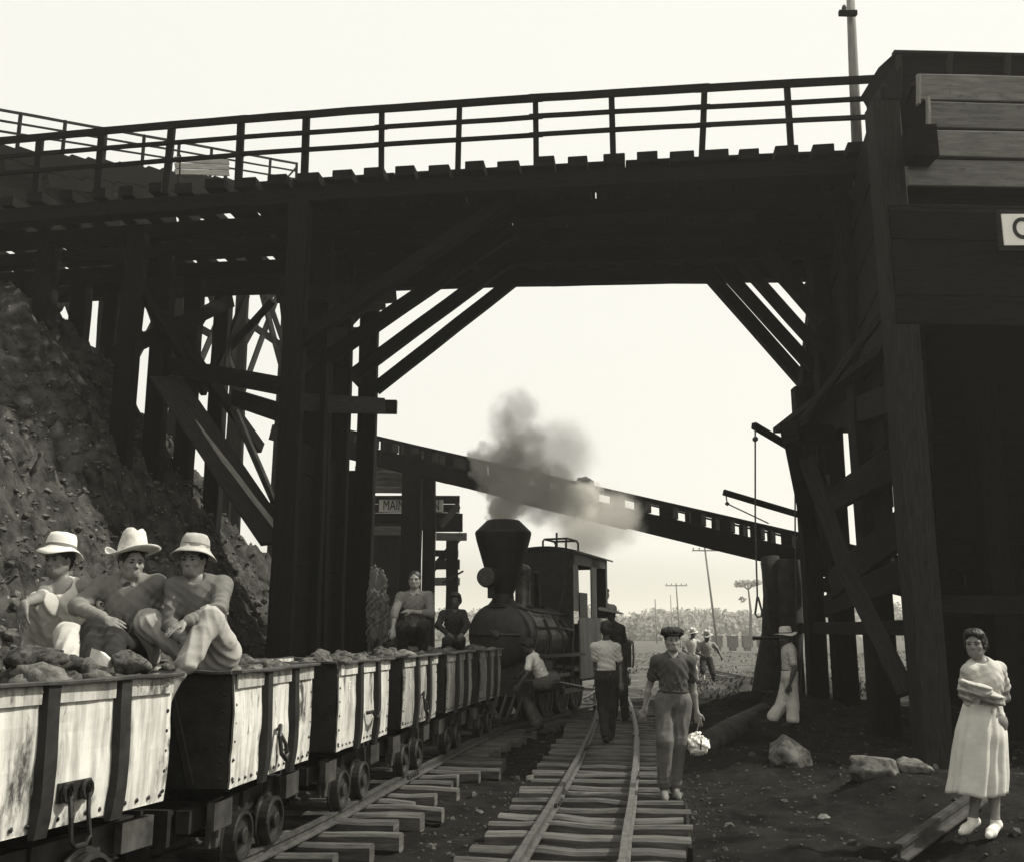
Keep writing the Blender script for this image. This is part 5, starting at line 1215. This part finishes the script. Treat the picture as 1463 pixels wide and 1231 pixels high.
seated('man in a pale collared shirt with rolled sleeves sitting on the fifth wagon', 13.75,
  (592.5,828), (592.5,846), (573,852), (612,851), (592,908),
  ((564,873,-1),(562,896,-1),(576,895,-1),(574,925,1)), ((616,876,-1),(589,873,-1),(606,893,-1),(604,925,1)),
  J=dict(hf=(-.05,-1,0), nB=(0,-.5,.8)), vox=.011, top='c_mid', sleeve='rolled', bottom=('c_dark','baggy'), eyes=True, seed=4)
seated('dark clothed figure sitting between the pale shirted man and the locomotive', 15.2,
  (651,857), (650,872), (633,877), (661,876), (648,925),
  ((626,893,-1),(640,905,-1),(640,915,-1),(640,935,1)), ((668,892,-1),(660,905,-1),(657,914,-1),(657,935,1)),
  J=dict(hf=(-.1,-1,-.15)), vox=.014, top='c_dark', bottom=('c_dark','baggy'), skin='skin_dark', hair='full', s=.92, seed=5)
# --- walking man in the flat cap
Yc = 10.75
J = dict(neck=at(961,936,Yc), head=at(961,914.5,Yc-.03), sA=at(938,944,Yc), sB=at(985,944,Yc), pel=at(962,1003,Yc), hf=(0,-1,.02), collar=True, stand=True)
J['eA'] = bone(J['sA'],928.5,978,.29,1); J['wA'] = bone(J['eA'],920,1016,.25,-1)
J['eB'] = bone(J['sB'],990,981,.29,1); J['wB'] = bone(J['eB'],995.5,1017,.25,-1)
zt_ = .04
J['kA'] = at(950,1058,Yc-.14); J['aA'] = V(at(946,1114,Yc-.02).x, Yc+.02, zt_+.085); J['kB'] = at(970,1060,Yc-.05); J['aB'] = V(at(961,1116,Yc).x+.0, Yc+.10, zt_+.085)
J['aA'] = V(at(947,1118,Yc).x, Yc-.08, .125); J['aB'] = V(at(962.5,1118,Yc).x, Yc-.02, .125)
J['tA'] = (-.12,-1,-.28); J['tB'] = (.1,-1,-.25); J['lA'] = (0,0,-1); J['lB'] = (0,0,-1); J['cA'] = .6; J['cB'] = .5; J['nA'] = (.9,-.3,0); J['nB'] = (-.2,-.9,0)
J['nA'] = (-.3,-.9,0); J['root'] = V(J['pel'].x, Yc, .04)
capman, fr = person('man in a flat cap walking forward on the sleepers with a parcel in hand', J, vox=.009, top='c_dim', sleeve='short', bottom=('c_work','baggy'), hat=('cap','c_dark'), shoes='shoe', eyes=True, seed=8)
hb_ = J['wB']+V(.02,-.02,-.09)
bgp = at(996,1062,Yc-.05); bag = thing('parcel', 'white paper parcel hanging from the hand of the man in the flat cap', 'parcel', tuple(bgp))
e_ = SDF().ell(bgp, (.075,.06,.085), None, .02).ell(bgp+V(.05,0,-.02), (.05,.04,.06), None, .01).ell(bgp+V(-.04,-.02,.01), (.05,.04,.06), None, .01); e_.nz = (.03, 34, 3)
sobj('wrapping', e_, .006, M['paper'], bag)
mb = MB(); mb.tube([hb_, bgp+V(-.0,0,.12)], .007, 6); mb.tube([bgp+V(0,-.0,.12), bgp+V(.03,-.075,.03), bgp+V(.02,-.07,-.05)], .010, 6); obj('string', mb, M['rope'], bag)
# --- man seen from behind
Yb = 15.7
J = dict(neck=at(865,915,Yb), head=at(866,898,Yb), sA=at(849,923,Yb), sB=at(881,924,Yb), pel=at(867,968,Yb), hf=(.1,1,0), stand=True, collar=False)
J['eA'] = bone(J['sA'],851,949,.28,1); J['wA'] = bone(J['eA'],853,974,.25,-1); J['eB'] = bone(J['sB'],886,950,.28,1); J['wB'] = bone(J['eB'],887,972,.25,-1)
J['kA'] = at(861,1009,Yb+.1); J['aA'] = V(at(865,1044,Yb).x, Yb-.1, .125); J['kB'] = at(873,1009,Yb+.05); J['aB'] = V(at(873,1044,Yb).x, Yb+.12, .125)
J['tA'] = (-.1,1,-.25); J['tB'] = (.1,1,-.25); J['lA'] = J['lB'] = (0,0,-1); J['ax'] = V(1,0,0); J['root'] = V(J['pel'].x, Yb, .04)
person('man in a white shirt and dark trousers seen from behind on the track', J, vox=.011, face_=-1, top='c_white', sleeve='short', bottom=('c_dark','baggy'), skin='skin_dark', hair='full', shoes='c_dark', seed=9)
# --- dark man in wide hat beyond him
Yd = 19.3
J = dict(neck=at(878,888,Yd), head=at(873,876,Yd), sA=at(872,896,Yd+.1), sB=at(888,897,Yd-.1), pel=at(884,937,Yd), hf=(.85,-.5,-.25), collar=False)
J['eA'] = bone(J['sA'],873,916,.28,1); J['wA'] = bone(J['eA'],876,934,.25,-1); J['eB'] = bone(J['sB'],893,917,.28,1); J['wB'] = bone(J['eB'],893,938,.25,-1)
J['kA'] = at(880,970,Yd); J['kB'] = at(889,972,Yd-.1); J['aA'] = V(at(877,1000,Yd).x, Yd+.1, .1); J['aB'] = V(at(892,1000,Yd).x, Yd-.1, .1); J['lA'] = J['lB'] = (0,0,-1)
J['tA'] = J['tB'] = (.8,-.5,-.2); J['root'] = V(J['pel'].x, Yd, 0)
person('man in a wide brimmed hat and dark coat looking down behind the white shirted man', J, vox=.013, top='c_dark', bottom=('c_dark','baggy'), hat=('wide','c_mid'), skin='skin_dark', shoes='c_dark', seed=10)
p = at(889,985,Yd-.2); e_ = SDF().ell(p, (.10,.12,.19), None, .03).cap(p+V(0,0,.17), p+V(-.02,0,.28), .05, .02, .03); e_.nz = (.02, 20, 2); tag(sobj('sack', e_, .014, M['c_dark']), 'dark bulging sack carried beside the track behind the white shirted man', 'sack')
# --- bending / crouching man in white
Yk = 17.7
J = dict(neck=at(762,934,Yk), head=at(752,922,Yk-.0), sA=at(757,941,Yk-.16), sB=at(762,941,Yk+.16), pel=at(779,976,Yk), hf=(-.8,-.1,-.6), hu=(-.6,0,.8), ax=V(.05,-1,0)*-1)
J['eA'] = bone(J['sA'],753,962,.28,-1); J['wA'] = bone(J['eA'],740,980,.24,-1); J['eB'] = bone(J['sB'],750,958,.28,1); J['wB'] = bone(J['eB'],735,970,.24,1)
J['kA'] = bone(J['pel']+V(0,-.1,0),738,979,.43,-1); J['aA'] = V(at(766,1010,Yk-.15).x, Yk-.2, .12); J['kB'] = bone(J['pel']+V(0,.1,0),742,982,.43,1); J['aB'] = V(at(772,1010,Yk+.1).x, Yk+.15, .12)
J['ax'] = V(0.05,1,0); J['tA'] = J['tB'] = (-.9,-.4,-.15); J['lA'] = J['lB'] = (0,0,-1); J['hax'] = V(0,1,0); J['root'] = V(J['pel'].x, Yk, 0)
person('man in a white shirt crouching with bent back beside the locomotive', J, vox=.011, face_=-1, top='c_white', sleeve='short', bottom=('c_dim','baggy'), skin='skin_dark', shoes='c_dark', hair='full', seed=12)
# --- running men in the distance
def dist_person(label, Y, head, neck, sA, sB, pel, eA, wA, eB, wB, kA, aA, kB, aB, **k):
    J = dict(neck=at(*neck,Y), head=at(*head,Y), sA=at(*sA,Y), sB=at(*sB,Y), pel=at(*pel,Y)); j2 = k.pop('J', {})
    J['eA'] = bone(J['sA'],*eA); J['wA'] = bone(J['eA'],*wA); J['eB'] = bone(J['sB'],*eB); J['wB'] = bone(J['eB'],*wB)
    J['kA'] = bone(J['pel']+V(-.09,0,0),*kA); J['aA'] = bone(J['kA'],*aA); J['kB'] = bone(J['pel']+V(.09,0,0),*kB); J['aB'] = bone(J['kB'],*aB)
    J.update(j2); J['root'] = V(J['pel'].x, Y, gh(J['pel'].x, Y)); return person(label, J, **k)
dist_person('man in a white brimmed hat and dark shorts running with one leg lifted', 28.6, (1010,909), (1009,917), (999,920), (1019,920), (1009,943),
  (995,932,.28,-1), (1004,936,.25,-1), (1026,928,.28,1), (1030,937,.25,-1), (1004,958,.42,-1), (1005,962,.40,1), (1019,962,.42,-1), (1019,981,.41,1),
  J=dict(hf=(0,-1,-.35), tA=(0,-.4,-.9), tB=(.2,-.95,-.25), lA=(0,1,.2), lB=(0,0,-1)), vox=.018, top='c_light', sleeve='short', bottom=('c_dark','shorts'), hat=('fedora','c_white'), skin='skin_dark', shoes='shoe_white', seed=13)
dist_person('man in a white shirt and white hat running behind the man in shorts', 31.5, (990,905), (987,913), (978,916), (997,916), (990,938),
  (976,928,.28,-1), (983,933,.24,-1), (1001,927,.28,1), (994,932,.24,-1), (993,955,.42,-1), (995,970,.40,1), (986,955,.42,1), (984,972,.40,1),
  J=dict(hf=(-.3,-1,-.3), lA=(0,0,-1), lB=(0,0,-1)), vox=.018, top='c_white', sleeve='short', bottom=('c_light','baggy'), hat=('fedora','c_white'), skin='skin_dark', shoes='c_dark', seed=14)
# --- man leaning out of the back of the cab
Yl = 22.6
J = dict(neck=at(862,858,Yl), head=at(864.5,848,Yl), sA=at(853,863,Yl), sB=at(866,864,Yl+.25), pel=at(858,903,Yl), hf=(.9,-.4,-.1))
J['eA'] = bone(J['sA'],851,880,.28,1); J['wA'] = bone(J['eA'],858,890,.25,-1); J['eB'] = bone(J['sB'],868,882,.28,1); J['wB'] = bone(J['eB'],866,890,.25,-1)
J['kA'] = J['pel']+V(-.09,0,-.40); J['aA'] = J['kA']+V(0,.03,-.38); J['kB'] = J['pel']+V(.09,0,-.40); J['aB'] = J['kB']+V(0,.03,-.38); J['root'] = J['pel']-V(0,0,.9)
person('man in dark clothes at the back of the locomotive cab, only his profile showing', J, vox=.014, top='c_dark', bottom=('c_dark','baggy'), skin='skin_dark', hair='full', seed=15)
# --- man in light trousers by the posts
Ym = 16.6
J = dict(neck=at(1128,921,Ym), head=at(1122,911,Ym), sA=at(1126,931,Ym+.16), sB=at(1131,931,Ym-.16), pel=at(1128,967,Ym), stand=True, hf=(-1,-.15,-.05), ax=V(-.1,-1,0)*-1)
J['ax'] = V(.12,1,0)*-1
J['eA'] = bone(J['sA'],1128,958,.28,1); J['wA'] = bone(J['eA'],1121,978,.25,1); J['eB'] = bone(J['sB'],1135,956,.28,-1); J['wB'] = bone(J['eB'],1127,981,.25,-1)
J['kA'] = at(1117,1006,Ym+.06); J['aA'] = V(at(1107,1040,Ym).x, Ym+.08, gh(4.3,Ym)+.085); J['kB'] = at(1133,1008,Ym-.08); J['aB'] = V(at(1131,1040,Ym).x, Ym-.10, gh(4.5,Ym)+.085)
J['tA'] = J['tB'] = (-1,-.15,-.2); J['lA'] = J['lB'] = (0,0,-1); J['hax'] = V(-.1,-1,0); J['trouser'] = .96; J['root'] = V(J['pel'].x, Ym, 0)
person('man in a pale hat and wide light trousers standing side-on by the posts', J, vox=.011, top='c_light', sleeve='short', bottom=('c_white','wide'), hat=('fedora','straw'), skin='skin_dark', shoes='c_dark', seed=16)
# --- woman on the right
Yw = 8.55; zg = .09
J = dict(neck=at(1402,945,Yw), head=at(1393,919,Yw-.02), sA=at(1385,958,Yw-.05), sB=at(1426,955,Yw+.05), pel=at(1408,1030,Yw), hf=(-.75,-1,-.05), ax=V(1,-.45,0))
J['eA'] = bone(J['sA'],1376,992,.26,1); J['wA'] = bone(J['eA'],1397,988,.23,-1); J['eB'] = bone(J['sB'],1437,996,.26,1); J['wB'] = bone(J['eB'],1410,1004,.24,-1)
J['kA'] = at(1400,1100,Yw-.05); J['kB'] = at(1418,1100,Yw+.03); J['aA'] = V(at(1396,1165,Yw).x, Yw+.08, zg+.085); J['aB'] = V(at(1418,1170,Yw).x, Yw-.05, zg+.085)
J['tA'] = (-.75,-.5,-.22); J['tB'] = (-.65,-.65,-.22); J['lA'] = J['lB'] = (0,0,-1); J['nB'] = (0,-.5,-.8); J['nA'] = (0,-.8,.3); J['collar'] = False; J['root'] = V(J['pel'].x, Yw, zg)
wom, fr = person('dark haired woman in a light dress holding a cloth bundle to her chest', J, vox=.0085, top='c_white', sleeve='short', bust=True, skin='skin', hair='full', shoes='shoe_white', eyes=True, s=.97, seed=17)
# skirt of the dress: flared, folded cloth to the calf
mb = MB(); seg = 72; rows_ = 26; top_c = J['pel']+V(-.01,0,.14); bot_c = V(at(1396,1128,Yw).x, Yw+.02, at(1396,1133,Yw).z)
for i in range(rows_+1):
    q = i/rows_; c_ = top_c.lerp(bot_c, q); rx = .140+.035*min(1,q*3.2)+.042*q; ry = .115+.045*min(1,q*3)+.035*q
    for k in range(seg):
        an = 2*PI*k/seg; fold = (.020*math.sin(7*an+1.5*math.sin(3*an)+q*.8)+.010*math.sin(15*an+2))*q**.7+.012*mnoise.noise(Vector((an*2, q*3, 1)))
        mb.v.append((c_.x+math.cos(an)*(rx+fold), c_.y+math.sin(an)*(ry+fold), c_.z-.012*math.sin(3*an)*q))
for i in range(rows_):
    for j in range(seg): mb.f.append((i*seg+j, i*seg+(j+1)%seg, (i+1)*seg+(j+1)%seg, (i+1)*seg+j))
mb.uv = [[(0,0)]*4 for f in mb.f]; sko = obj('skirt', mb, M['c_white'], wom, smooth=True); md = sko.modifiers.new('thick','SOLIDIFY'); md.thickness = .006
cl = SDF(); a_, b_ = at(1377,975,Yw-.24), at(1428,1000,Yw-.16); m_ = a_.lerp(b_, .5)
cl.cap(a_, m_, .035, .062, .03).cap(m_, b_, .062, .045, .03).cap(at(1376,985,Yw-.2), at(1384,1000,Yw-.15), .04, .04, .03); cl.nz = (.008, 24, 4); cl.fold(a_.lerp(b_,.3), V(.2,0,1), .25, .010, .07, 1).fold(a_.lerp(b_,.8), V(.3,0,1), .2, .008, .06, 2)
tag(sobj('cloth_bundle', cl, .008, M['c_light']), 'folded pale cloth bundle held against the chest of the woman', 'bundle')
# ------------------------------------------------------------------ smoke
blobs = [(717,741,18.3,.20,1.3),(719,728,18.4,.32,1.25),(730,708,18.6,.46,1.15),(714,694,18.6,.38,.9),(746,690,18.7,.42,.8),(702,670,18.6,.40,.5),(732,664,18.8,.48,.55),(760,672,19.0,.38,.36),(690,655,18.5,.28,.35),
         (748,634,19,.52,.20),(722,612,18.8,.40,.14),(738,590,19,.50,.09),(785,690,19.8,.60,.20),(806,715,21.0,.56,.16),(830,713,22.4,.42,.55),(848,705,22.8,.26,.5),(838,755,24.5,.85,.13),(875,742,24.5,.8,.09),(800,650,20,.8,.06),(770,720,19.5,.5,.16)]
sm = SDF()
for (px, py, Y, r, d) in blobs: sm.ell(at(px, py, Y), (r*1.22,)*3, None, .12)
so_ = sobj('smoke', sm, .13, M['paper'], None); tag(so_, 'grey brown smoke billowing from the locomotive funnel and drifting past the conveyor', 'smoke', kind='stuff')
m = bpy.data.materials.new('smoke'); m.use_nodes = True; t = m.node_tree; N = t.nodes; Lk = t.links; N.remove(N['Principled BSDF'])
pv = N.new('ShaderNodeVolumePrincipled'); Lk.new(pv.outputs[0], N['Material Output'].inputs['Volume']); pv.inputs['Color'].default_value = (.90,.875,.80,1); pv.inputs['Anisotropy'].default_value = .2
tc = N.new('ShaderNodeTexCoord')
nv = N.new('ShaderNodeTexNoise'); nv.inputs['Scale'].default_value = 3.2; nv.inputs['Detail'].default_value = 5; nv.inputs['Roughness'].default_value = .6; Lk.new(tc.outputs['Object'], nv.inputs[0])
wv = N.new('ShaderNodeVectorMath'); wv.operation = 'SCALE'; wv.inputs['Scale'].default_value = .75
sb2 = N.new('ShaderNodeVectorMath'); sb2.operation = 'SUBTRACT'; sb2.inputs[1].default_value = (.5,.5,.5); Lk.new(nv.outputs['Color'], sb2.inputs[0]); Lk.new(sb2.outputs[0], wv.inputs[0])
ap = N.new('ShaderNodeVectorMath'); Lk.new(tc.outputs['Object'], ap.inputs[0]); Lk.new(wv.outputs[0], ap.inputs[1]); acc = None
for (px, py, Y, r, d) in blobs:
    dn = N.new('ShaderNodeVectorMath'); dn.operation = 'DISTANCE'; dn.inputs[1].default_value = at(px, py, Y); Lk.new(ap.outputs[0], dn.inputs[0])
    mr = N.new('ShaderNodeMapRange'); mr.interpolation_type = 'SMOOTHSTEP'; mr.inputs[1].default_value = r*1.12; mr.inputs[2].default_value = r*.5; mr.inputs[3].default_value = 0; mr.inputs[4].default_value = d; Lk.new(dn.outputs['Value'], mr.inputs[0])
    if acc is None: acc = mr.outputs[0]
    else:
        mx = N.new('ShaderNodeMath'); mx.operation = 'MAXIMUM'; Lk.new(acc, mx.inputs[0]); Lk.new(mr.outputs[0], mx.inputs[1]); acc = mx.outputs[0]
dm = N.new('ShaderNodeMath'); dm.operation = 'MULTIPLY'; dm.inputs[1].default_value = 14; Lk.new(acc, dm.inputs[0]); Lk.new(dm.outputs[0], pv.inputs['Density'])
so_.data.materials.clear(); so_.data.materials.append(m)
# ------------------------------------------------------------------ haze
mb = MB(); mb.box((0, 1200, 30), (5400, 2800, 68)); hz = obj('haze', mb, M['paper']); tag(hz, 'pale haze lying over the whole place', 'haze', kind='stuff')
m = bpy.data.materials.new('haze'); m.use_nodes = True; N = m.node_tree.nodes; N.remove(N['Principled BSDF'])
pv = N.new('ShaderNodeVolumePrincipled'); m.node_tree.links.new(pv.outputs[0], N['Material Output'].inputs['Volume']); pv.inputs['Color'].default_value = (1,.98,.9,1); pv.inputs['Density'].default_value = .0011; pv.inputs['Anisotropy'].default_value = .3
hz.data.materials.clear(); hz.data.materials.append(m)
